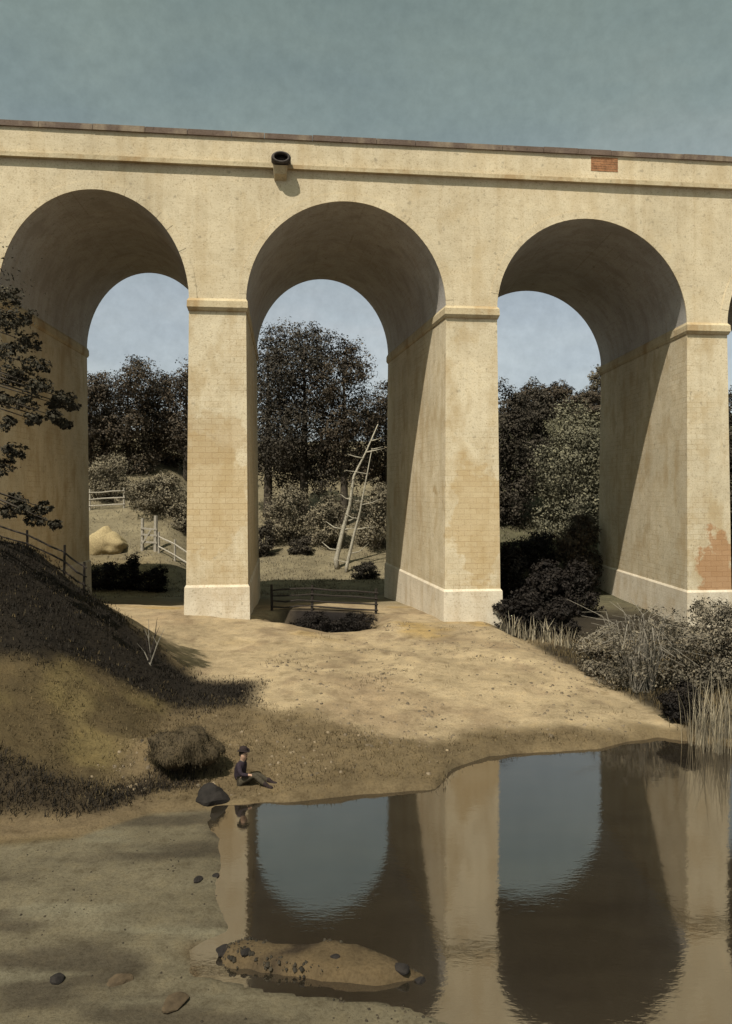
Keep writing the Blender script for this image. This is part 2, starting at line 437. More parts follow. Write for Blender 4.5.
quads = np.stack([idx[:-1, :-1], idx[:-1, 1:], idx[1:, 1:], idx[1:, :-1]], -1).reshape(-1, 4)

def np_mesh(name, verts, quads, mat, parent=None, smooth=False):
    me = bpy.data.meshes.new(name)
    nv, nq = len(verts), len(quads)
    me.vertices.add(nv); me.vertices.foreach_set('co', np.ascontiguousarray(verts, dtype=np.float32).ravel())
    me.loops.add(nq * 4); me.loops.foreach_set('vertex_index', np.ascontiguousarray(quads, dtype=np.int32).ravel())
    me.polygons.add(nq)
    me.polygons.foreach_set('loop_start', np.arange(0, nq * 4, 4, dtype=np.int32))
    me.polygons.foreach_set('loop_total', np.full(nq, 4, dtype=np.int32))
    if smooth: me.polygons.foreach_set('use_smooth', np.ones(nq, dtype=bool))
    me.update(calc_edges=True); me.validate()
    me.materials.append(mat)
    return link(bpy.data.objects.new(name, me), parent)

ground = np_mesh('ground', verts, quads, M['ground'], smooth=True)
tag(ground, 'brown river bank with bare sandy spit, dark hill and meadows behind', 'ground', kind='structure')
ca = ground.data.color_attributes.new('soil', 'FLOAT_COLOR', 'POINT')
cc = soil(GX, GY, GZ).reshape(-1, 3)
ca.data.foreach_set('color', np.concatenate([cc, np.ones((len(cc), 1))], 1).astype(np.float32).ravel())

water = mesh_obj('river_water', [(-400, -60, 0), (400, -60, 0), (400, 46, 0), (-400, 46, 0)], [(0, 1, 2, 3)], M['water'])
tag(water, 'still brown river water mirroring the arches of the aqueduct', 'water', kind='structure')

# ------------------------------------------------------------------ aqueduct
A_ = math.radians(6.5)
O2 = (-9.48, 50.0)
U2 = (math.cos(A_), math.sin(A_)); N2 = (-math.sin(A_), math.cos(A_))
def W(u, d, z): return (O2[0] + u * U2[0] + d * N2[0], O2[1] + u * U2[1] + d * N2[1], z)
def u_of(px, d):
    k = (px - CX) / F
    return ((O2[1] + d * N2[1]) * k - O2[0] - d * N2[0]) / (U2[0] - k * U2[1])
DEP = 19.0
SPR, CRN, TOP = 21.5, 28.15, 32.0
SPRS = [21.5, 21.5, 21.5, 21.45, 20.75, 20.6, 20.6]     # springing height of each pier, left to right
CRNS = [28.15, 28.3, 28.2, 27.7, 27.4, 27.3]
fr = [(u_of(-2, 0), u_of(189, 0)), (u_of(246, 0), u_of(446, 0)), (u_of(497, 0), u_of(687, 0))]
bk = [(u_of(87, DEP), u_of(213, DEP)), (u_of(257, DEP), u_of(388, DEP)), (u_of(462, DEP), u_of(601, DEP))]
per = 15.6
fr = [(fr[0][0] - per - 0.2, fr[0][0] - 3.3)] + fr + [(fr[2][1] + 2.9, fr[2][1] + 15.6), (fr[2][1] + 18.8, fr[2][1] + 31.4)]
bk = [(fr[0][0], fr[0][1] + 0.0)] + bk + [(fr[4][0] + 0.4, fr[4][1] + 0.4), (fr[5][0], fr[5][1])]
ENDL, ENDR = fr[0][0] - 30, fr[-1][1] + 34
aq = thing('aqueduct', 'tall buff stone aqueduct of round arches striding over the river', 'aqueduct', W(0, 0, 0), A_)
AQI = Matrix.Translation(Vector(W(0, 0, 0))) @ Matrix.Rotation(A_, 4, 'Z')
AQI = AQI.inverted()
def L(u, d, z): return (u, d, z)     # parts are children of the aqueduct, so they use its own axes

NA = 40
def arc(a, b, i_, grow=0.0):
    c, r = (a + b) / 2, (b - a) / 2 + grow
    s0, s1 = SPRS[i_], SPRS[i_ + 1]
    out = []
    for i in range(NA + 1):
        t = (1 - math.cos(PI * i / NA)) / 2
        sp = s0 * (1 - t) + s1 * t
        out.append((c - r * math.cos(PI * i / NA), sp + (CRNS[i_] - (s0 + s1) / 2 + grow) * math.sin(PI * i / NA)))
    return out

# spandrel walls, front and back
mb = MB()
for d, spans, flip in ((0, fr, False), (DEP, bk, True)):
    def q(p):
        mb.add(p if not flip else p[::-1], [(0, 1, 2, 3)])
    prev = ENDL
    for ia, (a, b) in enumerate(spans):
        q([L(prev, d, SPRS[ia]), L(a, d, SPRS[ia]), L(a, d, TOP), L(prev, d, TOP)])
        pts = arc(a, b, ia)
        for (u0, z0), (u1, z1) in zip(pts, pts[1:]):
            q([L(u0, d, z0), L(u1, d, z1), L(u1, d, TOP), L(u0, d, TOP)])
        prev = b
    q([L(prev, d, SPRS[-1]), L(ENDR, d, SPRS[-1]), L(ENDR, d, TOP), L(prev, d, TOP)])
mb.add([L(ENDL, 0, TOP), L(ENDR, 0, TOP), L(ENDR, DEP, TOP), L(ENDL, DEP, TOP)], [(0, 1, 2, 3)])
mb.add([L(ENDL, 0, SPR), L(ENDL, 0, TOP), L(ENDL, DEP, TOP), L(ENDL, DEP, SPR)], [(0, 1, 2, 3)])
mb.add([L(ENDR, 0, SPR), L(ENDR, DEP, SPR), L(ENDR, DEP, TOP), L(ENDR, 0, TOP)], [(0, 1, 2, 3)])
mb.build('spandrel_wall', M['stone'], aq)

for ia, ((a, b), (a2, b2)) in enumerate(zip(fr, bk)):
    mb = MB()
    p1, p2 = arc(a, b, ia), arc(a2, b2, ia)
    ND = 6
    vs = []
    for k in range(ND + 1):
        t = k / ND
        vs += [L(x1 * (1 - t) + x2 * t, DEP * t, z1 * (1 - t) + z2 * t) for (x1, z1), (x2, z2) in zip(p1, p2)]
    fs = [(k * (NA + 1) + i, (k + 1) * (NA + 1) + i, (k + 1) * (NA + 1) + i + 1, k * (NA + 1) + i + 1) for k in range(ND) for i in range(NA)]
    mb.add(vs, fs)
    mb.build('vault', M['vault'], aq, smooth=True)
    # slightly proud ring of voussoirs round the front edge
    mb = MB()
    outer = arc(a, b, ia, 0.5)
    inner = arc(a, b, ia, -0.002)
    rng = random.Random(int(abs(a) * 10))
    for i in range(0, NA):
        d0 = -0.03 - rng.uniform(0, 0.02)
        (u0, z0), (u1, z1), (U0, Z0), (U1, Z1) = inner[i], inner[i + 1], outer[i], outer[i + 1]
        mb.hexa([L(u0, d0, z0), L(u1, d0, z1), L(u1, 0.05, z1), L(u0, 0.05, z0), L(U0, d0, Z0), L(U1, d0, Z1), L(U1, 0.05, Z1), L(U0, 0.05, Z0)])
    mb.build('arch_ring', M['stone'], aq)

# piers: battered shaft, impost band and plinth
piers = []
for i in range(len(fr) + 1):
    l = fr[i - 1][1] if i else ENDL
    r = fr[i][0] if i < len(fr) else ENDR
    l2 = bk[i - 1][1] if i else ENDL
    r2 = bk[i][0] if i < len(bk) else ENDR
    ptop = 2.9 if i >= 2 else 3.45
    ptop = {1: 3.5, 2: 3.5, 3: 3.0, 4: 2.7}.get(i, 3.0)
    tb = 0.14
    mb = MB()
    def cor(e, f, z): return [L(l - e, -f, z), L(r + e, -f, z), L(r2 + e, DEP + f, z), L(l2 - e, DEP + f, z)]
    SP = SPRS[i]
    mb.hexa(cor(tb, 0.3, ptop - 0.05) + cor(0, 0, SP))
    p = mb.build('pier', M['pier'], aq)
    mb = MB()      # impost: two fillets and a band
    mb.hexa(cor(0.05, 0.12, SP - 0.62) + cor(0.12, 0.26, SP - 0.42))
    mb.hexa(cor(0.12, 0.26, SP - 0.419) + cor(0.11, 0.24, SP - 0.02))
    mb.hexa(cor(0.11, 0.24, SP - 0.019) + cor(0.02, 0.03, SP + 0.18))
    mb.build('impost', M['course'], p)
    mb = MB()
    mb.hexa(cor(tb + 0.16, 0.54, -1.5) + cor(tb + 0.10, 0.46, ptop - 0.14))
    mb.hexa(cor(tb + 0.10, 0.46, ptop - 0.139) + cor(tb + 0.015, 0.325, ptop))
    mb.build('plinth', M['plinth'], p)
    piers.append(p)

def along(name, z0, z1, proj, mat, chunk, seed, gap=0.0):
    rng = random.Random(seed)
    mb = MB()
    u = ENDL
    while u < ENDR:
        w = chunk * rng.uniform(0.7, 1.3)
        j = rng.uniform(-1, 1)
        e = min(u + w, ENDR)
        pr = proj + 0.02 * j
        mb.hexa([L(u, -pr, z0), L(e - gap, -pr, z0), L(e - gap, 0.3, z0), L(u, 0.3, z0), L(u, -pr, z1 + 0.02 * j), L(e - gap, -pr, z1 + 0.02 * j), L(e - gap, 0.3, z1 + 0.02 * j), L(u, 0.3, z1 + 0.02 * j)])
        u = e
    return mb.build(name, mat, aq)
along('string_course', 30.05, 30.32, 0.30, M['course'], 3.4, 3)
along('coping', TOP - 0.02, TOP + 0.33, 0.14, M['coping'], 2.6, 4, 0.03)

# outlet spout on the spandrel, brick patches
us = u_of(281, 0)
mb = MB()
n = 18
zc = 30.55
ring = lambda d, rx, rz, dz=0: [L(us + rx * math.cos(2 * PI * k / n), d, zc + dz + rz * math.sin(2 * PI * k / n)) for k in range(n)]
rs = [ring(0.05, 0.62, 0.42), ring(-0.85, 0.62, 0.40, -0.05), ring(-1.0, 0.55, 0.34, -0.06), ring(-1.0, 0.44, 0.26, -0.06), ring(-0.5, 0.42, 0.25, -0.05)]
mb.add([v for r in rs for v in r], [(i * n + k, (i + 1) * n + k, (i + 1) * n + (k + 1) % n, i * n + (k + 1) % n) for i in range(4) for k in range(n)] + [tuple(4 * n + k for k in range(n))])
sp = mb.build('drain_spout', M['spout'], aq, smooth=True)
mb = MB()
mb.hexa([L(us - .42, -.5, zc - .95), L(us + .35, -.5, zc - .95), L(us + .35, .05, zc - 1.25), L(us - .42, .05, zc - 1.25), L(us - .5, -.75, zc - .5), L(us + .42, -.75, zc - .5), L(us + .42, .05, zc - .5), L(us - .5, .05, zc - .5)])
mb.build('corbel', M['course'], sp)

def brick_patch(u0, u1, z0, z1, d, seed, ragged=True, parent=aq, row=0.16):
    rng = random.Random(seed)
    mb = MB()
    z = z0
    k = 0
    while z < z1 - 0.01:
        a = u0 + (rng.uniform(0, 0.5) if ragged else 0); b = u1 - (rng.uniform(0, 0.15) if ragged else 0)
        u = a - (0.2 if k % 2 else 0)
        while u < b:
            e = min(u + 0.42, b)
            s = max(u, a)
            if e - s > 0.05:
                j = rng.uniform(0, 0.012)
                mb.hexa([L(s, d - 0.02 - j, z), L(e - .02, d - 0.02 - j, z), L(e - .02, d + 0.1, z), L(s, d + 0.1, z), L(s, d - 0.02 - j, z + row - .025), L(e - .02, d - 0.02 - j, z + row - .025), L(e - .02, d + .1, z + row - .025), L(s, d + .1, z + row - .025)])
            u += 0.42
        z += row; k += 1
    return mb.build('brick_patch', M['brick'], parent)
brick_patch(u_of(591, 0), u_of(618, 0), 30.95, 31.85, 0.0, 1, False)

# ------------------------------------------------------------------ vegetation
def leaf_cloud(lobes, seed, size, per=1.0, flat=0.6, clump=14, asp=0.6):
    """leaf-sized faces gathered in clumps through the volume of a crown; lobes = (x,y,z,rx,ry,rz,count)"""
    r = np.random.RandomState(seed)
    V, Q = [], []
    base = 0
    for (x, y, z, rx, ry, rz, cnt) in lobes:
        cnt = int(cnt * per)
        nc = max(4, cnt // clump)
        dv = r.normal(size=(nc, 3)); dv /= np.linalg.norm(dv, axis=1)[:, None]
        rad = 0.45 + 0.6 * r.rand(nc) ** 0.6
        rad *= 1 + 0.22 * np.sin(dv[:, 0] * 5 + seed) * np.cos(dv[:, 2] * 4 + seed * 2)
        ctr = dv * rad[:, None] * np.array([rx, ry, rz]) + np.array([x, y, z])
        sg = 0.17 * (rx * ry * rz) ** (1 / 3)
        k = r.randint(0, nc, cnt)
        P = ctr[k] + r.normal(size=(cnt, 3)) * np.array([1, 1, flat]) * sg
        nrm = dv[k] * 0.9 + r.normal(size=(cnt, 3)) * 0.55 + np.array([0, 0, 0.35])
        nrm /= np.linalg.norm(nrm, axis=1)[:, None]
        t = np.cross(nrm, r.normal(size=(cnt, 3))); t /= np.linalg.norm(t, axis=1)[:, None] + 1e-9
        b = np.cross(nrm, t)
        s = size * (0.5 + 1.1 * r.rand(cnt) ** 1.6)[:, None]
        fold = nrm * s * 0.18
        v = np.stack([P - t * s * 0.5, P + b * s * asp * 0.5 + fold, P + t * s * 0.5, P - b * s * asp * 0.5 + fold], 1)
        V.append(v.reshape(-1, 3)); Q.append(np.arange(base, base + cnt * 4).reshape(-1, 4)); base += cnt * 4
    return np.concatenate(V), np.concatenate(Q)

def crown_lobes(w, d, h, z0, seed, n=11, dens=1.0, cone=0.0):
    r = random.Random(seed)
    out = [(0, 0, z0 + h * 0.5, w * 0.34, d * 0.34, h * 0.40, 900 * dens)]
    for i in range(n):
        a = 2 * PI * i / n * 2.4 + r.uniform(-.4, .4)
        t = (i + 0.5) / n
        zz = z0 + h * (0.12 + 0.78 * t)
        rr = math.sin(PI * min(0.97, 0.14 + 0.80 * t)) ** 0.6 * (1 - cone * t)
        f = r.uniform(0.50, 0.74)
        s = r.uniform(0.16, 0.25)
        out.append((math.cos(a) * w / 2 * f * rr, math.sin(a) * d / 2 * f * rr, zz, w * s, d * s, h * s * 0.72, 520 * dens))
    return out

def trunk_mb(h, r0, z_branch, reach, seed, nl=6, lean=0.0):
    r = random.Random(seed)
    mb = MB()
    pts = [(lean * t * h + 0.12 * r.uniform(-1, 1) * t, 0.12 * r.uniform(-1, 1) * t, -0.6 + (h + 0.6) * t) for t in (0, .08, .25, .45, .7, 1)]
    mb.tube(pts, [r0 * 1.45, r0 * 1.05, r0 * .9, r0 * .7, r0 * .42, r0 * .12], 9)
    for i in range(nl):
        z = z_branch + (h - z_branch) * (i + .3) / (nl + .5)
        a = i * 2.4 + r.uniform(-.3, .3)
        l = reach * r.uniform(.6, 1) * (1 - .5 * i / nl)
        x0 = lean * z
        mb.tube([(x0, 0, z), (x0 + math.cos(a) * l * .5, math.sin(a) * l * .5, z + l * .28), (x0 + math.cos(a) * l, math.sin(a) * l, z + l * .7)], [r0 * .38, r0 * .24, r0 * .05], 6)
    return mb

def tree(name, label, cat, x, y, top, w, bottom, mat, seed, leaf=0.42, d=None, group=None, n=11, dens=1.0, bark='bark', cone=0.0):
    """top and bottom of the crown are heights above the river"""
    g = gh(x, y)
    t = thing(name, label, cat, (x, y, g), 0, group)
    h = top - bottom
    v, q = leaf_cloud(crown_lobes(w, d or w, h, bottom - g, seed, n, dens * 2.0, cone), seed, leaf * .64)
    np_mesh('crown', v, q, M[mat], t)
    H = top - g
    trunk_mb(H * .86, max(.12, H * .022), max(bottom - g + .15 * h, H * .25), w * .36, seed).build('trunk', M[bark], t, True)
    return t

def bush(name, label, x, y, w, h, mat, seed, leaf=0.3, d=None, sink=0.25, n=8, dens=0.7, group=None, cat='bush', zb=None):
    g = gh(x, y) if zb is None else zb
    t = thing(name, label, cat, (x, y, g), 0, group)
    v, q = leaf_cloud(crown_lobes(w, d or w, h * (1 + sink), -h * sink, seed, n, dens * 1.7), seed, leaf * .7)
    np_mesh('foliage', v, q, M[mat], t)
    r = random.Random(seed)
    mb = MB()
    for i in range(5):
        a = i * 1.26 + r.uniform(-.3, .3)
        mb.tube([(0, 0, -.2), (math.cos(a) * w * .12, math.sin(a) * w * .12, h * .35), (math.cos(a) * w * .28, math.sin(a) * w * .28, h * .72)], [.05 + .01 * h, .03 + .006 * h, .012], 5)
    mb.build('stem', M['bark'], t)
    return t

# px, py -> position on a plane at depth Y (survey of the photo, in metres)
def X_at(px, Y): return (px - CX) / F * Y
def Z_at(py, Y): return CAMZ - (py - HY) / F * Y
def P_tree(name, label, px, Y, py_top, wpx, py_bot, mat, seed, **k):
    return tree(name, label, k.pop('cat', 'tree'), X_at(px, Y), Y, Z_at(py_top, Y), wpx / F * Y, Z_at(py_bot, Y), mat, seed, **k)
def P_bush(name, label, px, Y, py_top, wpx, mat, seed, **k):
    x = X_at(px, Y); g = k.get('zb', None)
    g = gh(x, Y) if g is None else g
    return bush(name, label, x, Y, wpx / F * Y, Z_at(py_top, Y) - g, mat, seed, **k)

G1 = 'dark trees closing the view through the arches'
# --- through the first arch
P_tree('broadleaf_tree', 'dark rounded tree filling the sky edge in the middle of the first arch', 128, 120, 354, 74, 480, 'leaf_umber', 21, group=G1, leaf=.5, n=14, dens=1.3)
P_tree('broadleaf_tree', 'dark tree half hidden by the first whole pier, right side of the first arch', 186, 124, 355, 66, 480, 'leaf_umber', 22, group=G1, leaf=.5, n=13, dens=1.2)
P_tree('broadleaf_tree', 'low dark tree against the shaded inner wall at the left of the first arch', 90, 117, 372, 56, 480, 'leaf_umber', 23, group=G1, leaf=.5, n=12, dens=1.1)
P_tree('broadleaf_tree', 'dark tree in the gap between two taller trees of the first arch', 158, 128, 368, 60, 482, 'leaf_dark', 24, group=G1, leaf=.5, n=12, dens=1.1)
G2 = 'rounded grey green bushes below the far trees'
P_bush('round_bush', 'dull olive domed bush behind the rail fence in the first arch', 108, 104, 455, 56, 'leaf_sage', 31, group=G2, leaf=.34, n=10, dens=1.1)
P_bush('round_bush', 'broad dull olive bush behind the pale field gate in the first arch', 157, 98, 472, 62, 'leaf_sage', 32, group=G2, leaf=.34, n=10, dens=1.3)
P_bush('round_bush', 'small olive bush peeping past the first whole pier above the gate rails', 186, 96, 490, 34, 'leaf_sage', 33, group=G2, leaf=.34)
G3 = 'blackish low bushes below the mound'
P_bush('low_bush', 'blackish knobbly bush, tallest of the low row below the straw coloured mound', 131, 78, 554, 26, 'leaf_black', 41, group=G3, leaf=.24, dens=.9)
P_bush('low_bush', 'wide blackish bush at the foot of the shaded inner wall in the first arch', 104, 78.5, 562, 50, 'leaf_black', 42, group=G3, leaf=.24, dens=.9)
P_bush('low_bush', 'blackish bush trailing down towards the first whole pier', 154, 77, 566, 34, 'leaf_black', 43, group=G3, leaf=.24, dens=.8)

# --- through the second arch
P_tree('oak_tree', 'tallest dark oak with a lumpy crown against the sky in the middle arch', 304, 112, 318, 96, 500, 'leaf_dark', 51, group=G1, leaf=.5, n=18, dens=1.6)
P_tree('oak_tree', 'dark oak with a bulging right shoulder beside the sky gap in the middle arch', 344, 110, 336, 74, 490, 'leaf_umber', 52, group=G1, leaf=.5, n=14, dens=1.2)
P_tree('oak_tree', 'dark oak close against the left side of the middle arch', 268, 116, 318, 76, 500, 'leaf_dark', 53, group=G1, leaf=.5, n=14, dens=1.2)
P_tree('oak_tree', 'lower dark oak under the sky gap at the right side of the middle arch', 386, 118, 380, 62, 500, 'leaf_umber', 54, group=G1, leaf=.5, n=13, dens=1.2)
P_bush('round_bush', 'big grey olive bush at the left under the oaks of the middle arch', 288, 103, 482, 54, 'leaf_sage', 61, group=G2, leaf=.34, n=11, dens=1.2)
P_bush('round_bush', 'grey olive bush just left of the pale birch stems', 326, 101, 494, 44, 'leaf_sage', 62, group=G2, leaf=.34, n=10, dens=1.1)
P_bush('round_bush', 'grey olive bush right of the pale birch stems against the shaded wall', 374, 101, 478, 48, 'leaf_sage', 63, group=G2, leaf=.34, n=10, dens=1.2)
P_bush('low_bush', 'dark low bush at the left foot of the grey olive bushes in the middle arch', 264, 98, 520, 26, 'leaf_dark', 64, group='dark low bushes on the meadow edge', leaf=.28)
P_bush('low_bush', 'small dark bush in the shadow between two olive bushes of the middle arch', 302, 98, 536, 26, 'leaf_dark', 65, group='dark low bushes on the meadow edge', leaf=.28)
P_bush('low_bush', 'dark bush on the meadow to the right of the birch foot', 366, 89, 562, 30, 'leaf_dark', 66, group='dark low bushes on the meadow edge', leaf=.26)

GB = 'black foliage added to darken the hollow'  # added foliage that imitates the shade inside the hollow
bush('shade_foliage', 'black foliage added for shade in the left half of the hollow before the dark fence', X_at(312, 51.8), 51.8, 3.6, 2.1, 'leaf_black', 67, leaf=.14, d=2.6, dens=1.2, sink=.1, n=12, zb=-.75, group=GB)
bush('shade_foliage', 'black foliage added for shade in the right half of the hollow before the dark fence', X_at(352, 52.0), 52.0, 3.7, 2.15, 'leaf_black', 68, leaf=.14, d=2.6, dens=1.2, sink=.1, n=12, zb=-.75, group=GB)
# two pale birch saplings leaning together
def birch(label, px0, py0, path, Y, r0, seed):
    x0 = X_at(px0, Y); g = gh(x0, Y)
    t = thing('birch_sapling', label, 'sapling', (x0, Y, g), 0, 'pale birch saplings in the middle arch')
    r = random.Random(seed)
    pts = [(0, 0, -.4)] + [(X_at(px, Y) - x0, .25 * math.sin(i * 1.7), Z_at(py, Y) - g) for i, (px, py) in enumerate(path)]
    nrad = len(pts)
    mb = MB(); mb.tube(pts, [r0 * (1 - .86 * i / (nrad - 1)) for i in range(nrad)], 8)
    mb.build('trunk', M['birch'], t, True)
    lobes = []
    for i in range(8):
        k = 1 + (i * (nrad - 2)) // 8
        f = r.random()
        a = Vector(pts[k]).lerp(Vector(pts[k + 1]), f)
        s = 1 if i % 2 else -1
        l = r.uniform(1.0, 2.6)
        m1 = a + Vector((s * l * .5, r.uniform(-.4, .4), l * .10)); e = a + Vector((s * l, r.uniform(-.8, .8), l * r.uniform(.1, .55)))
        mb = MB(); mb.tube([a, m1, e], [r0 * .34, r0 * .22, r0 * .06], 5)
        mb.build('branch', M['birch'], t, True)
        if i > 1:
            lobes.append((e.x, e.y, e.z, .5, .5, .3, 16))
    v, q = leaf_cloud(lobes, seed, .2, clump=5)
    np_mesh('foliage', v, q, M['leaf_sage'], t)
    return t
birch('taller pale forked birch sapling leaning right across the dark oaks', 338, 585, [(336, 560), (343, 530), (350, 505), (354, 476), (366, 452), (378, 424)], 93, .36, 71)
birch('thinner pale birch sapling close on the right of the taller one', 346, 586, [(347, 565), (354, 535), (360, 512), (366, 480), (372, 448)], 92, .24, 72)

# --- through the third arch
P_tree('oak_tree', 'dark tree close beside the second whole pier, left in the third arch', 508, 92, 380, 54, 570, 'leaf_dark', 81, group=G1, leaf=.42, n=15, dens=1.5)
P_tree('oak_tree', 'dark tree peeping out behind the left shoulder of the big grey olive tree', 534, 112, 384, 46, 500, 'leaf_dark', 82, group=G1, leaf=.45, n=14, dens=1.3)
G5 = 'dark hilltop trees on the skyline of the third arch'
for i, (px, top, w, lab) in enumerate([(530, 388, 40, 'dark hilltop tree left of centre on the skyline of the third arch'), (556, 386, 36, 'dark hilltop tree at the centre of the skyline of the third arch'), (584, 392, 40, 'dark hilltop tree right of centre on the skyline of the third arch'), (612, 386, 40, 'dark hilltop tree half hidden by the shaded side of the third arch')]):
    P_tree('broadleaf_tree', lab, px, 138 + 3 * (i % 2), top - 4, w + 8, 432, 'leaf_umber', 83 + i, group=G5, leaf=.55, n=11, dens=.9)
P_tree('slender_tree', 'small grey tree standing out against the sky over the dark hilltop row', 597, 146, 364, 20, 400, 'leaf_sage', 88, leaf=.4, n=8, dens=.5)
P_tree('round_tree', 'big grey olive tree with scalloped edge before dark trees of the third arch', 572, 92, 404, 92, 590, 'leaf_olive', 89, leaf=.42, n=20, dens=2.2)
G6 = 'dark shrubs in the bottom of the third arch'
P_bush('shrub', 'tall blackish shrub beside the plinth of the second whole pier', 504, 60, 545, 50, 'leaf_black', 91, group=G6, leaf=.3, dens=1.3, n=12)
P_bush('shrub', 'blackish shrub in the lower middle of the third arch', 542, 58, 562, 60, 'leaf_black', 92, group=G6, leaf=.3, dens=1.3, n=11)
P_bush('shrub', 'brown rounded shrub with sprays standing up beside the shaded inner wall', 578, 72, 516, 48, 'leaf_umber', 93, group=G6, leaf=.3, dens=1.3, n=12)
P_bush('shrub', 'blackish low shrub behind the reed tufts in the third arch', 520, 52, 588, 56, 'leaf_black', 94, group=G6, leaf=.26, dens=1.0)
P_bush('shrub', 'dark shrub under the brown rounded shrub by the shaded wall', 576, 58, 560, 56, 'leaf_black', 95, group=G6, leaf=.26, dens=1.0)
P_bush('shrub', 'blackish shrub right behind the grass tufts, last before the grey bushes', 556, 50.5, 600, 52, 'leaf_black', 96, group=G6, leaf=.22, dens=1.0)
P_bush('shrub', 'blackish shrub under the big grey olive tree, behind the other shrubs of its arch', 534, 80, 532, 62, 'leaf_black', 99, group=G6, leaf=.3, dens=1.2)
# --- sliver of the fourth arch
P_tree('broadleaf_tree', 'dark tall tree seen past the right edge of the last whole pier', 742, 92, 384, 60, 560, 'leaf_dark', 97, group=G1, leaf=.42, n=15, dens=1.5)
P_bush('shrub', 'blackish shrub at the foot of the last whole pier on its right', 742, 76, 520, 46, 'leaf_black', 98, group=G6, leaf=.3, dens=1.2)

# --- far wood closing the valley behind the separate trees
rw = random.Random(77)
fl = []
for i in range(90):
    yy = rw.uniform(140, 156); xx = rw.uniform(-1.0, .10) * yy
    hh = rw.uniform(4.5, 7.5)
    fl.append((xx, yy, gh(xx, yy) + hh * .45, hh * .55, hh * .5, hh * .5, 420))
v, q = leaf_cloud(fl, 78, .5)
tag(np_mesh('far_wood', v, q, M['leaf_umber']), 'far dark wood along the valley side behind the aqueduct', 'wood', kind='stuff')

# --- bushes on the right bank
def spray_bush(label, px, Y, py_top, wpx, seed, mat, nst=90):
    """tangled bush of arching stems with narrow leaves"""
    x = X_at(px, Y); g = gh(x, Y); w = wpx / F * Y; h = Z_at(py_top, Y) - g
    t = thing('tangled_bush', label, 'bush', (x, Y, g), 0)
    r = random.Random(seed)
    v, q = leaf_cloud(crown_lobes(w * .9, w * .8, h * 1.05, -h * .15, seed, 9, .8), seed, .17, asp=.35)
    np_mesh('foliage', v, q, M[mat], t)
    mb = MB()
    for i in range(nst):
        a = r.uniform(0, 2 * PI); l = w * r.uniform(.25, .56); hh = h * r.uniform(.6, 1.08)
        b = Vector((r.uniform(-.25, .25) * w * .4, r.uniform(-.25, .25) * w * .4, -.1))
        m = b + Vector((math.cos(a) * l * .45, math.sin(a) * l * .45, hh * .8)); e = b + Vector((math.cos(a) * l, math.sin(a) * l, hh * r.uniform(.55, 1)))
        mb.tube([b, m, e], [.022, .018, .008], 4)
    mb.build('stem', M['wood_grey'], t)
    return t
spray_bush('tangled grey brown bush of arching stems at the end of the sandy spit', 640, 36.5, 600, 122, 101, 'leaf_grey')
bush('round_bush', 'low grey brown bush on the left flank of the tangled bush', X_at(603, 39.5), 39.5, 3.2, 2.4, 'leaf_grey', 102, leaf=.17, group='grey bushes at the right edge', dens=1.2)
bush('round_bush', 'full grey brown bush at the right edge before the last whole pier', X_at(714, 38), 38, 5.4, 4.0, 'leaf_grey', 103, leaf=.18, group='grey bushes at the right edge', dens=1.8, n=12)
bush('round_bush', 'black foliage added for the shade in the hollow beside the spit', X_at(681, 31.6), 31.6, 2.0, 1.5, 'leaf_black', 104, leaf=.14, dens=1.4)  # added black foliage, stands in for the shaded gap under the bushes

# blades and reeds
def blades(spots, seed, hmin, hmax, w, spread, curl=.35):
    """spots = (x, y, z, n): narrow bent blades as one mesh"""
    r = np.random.RandomState(seed)
    V, Q = [], []
    base = 0
    for (x, y, z, n) in spots:
        a = r.rand(n) * 2 * PI
        off = r.normal(size=(n, 2)) * spread
        h = hmin + (hmax - hmin) * r.rand(n)
        out = np.stack([np.cos(a), np.sin(a), np.zeros(n)], 1)
        sd = np.stack([-np.sin(a), np.cos(a), np.zeros(n)], 1)
        p0 = np.stack([x + off[:, 0], y + off[:, 1], np.full(n, z - .05)], 1)
        up = np.array([0, 0, 1.0])
        lean = curl * (0.3 + r.rand(n))[:, None]
        p1 = p0 + up * h[:, None] * .6 + out * lean * h[:, None] * .35
        p2 = p0 + up * h[:, None] + out * lean * h[:, None]
        ww = w
        v = np.stack([p0 - sd * ww, p0 + sd * ww, p1 + sd * ww * .7, p1 - sd * ww * .7, p2 + sd * ww * .12, p2 - sd * ww * .12], 1)
        V.append(v.reshape(-1, 3))
        k = base + np.arange(n)[:, None] * 6
        Q.append(np.concatenate([k + np.array([0, 1, 2, 3]), k + np.array([3, 2, 4, 5])], 0))
        base += 6 * n
    return np.concatenate(V), np.concatenate(Q)

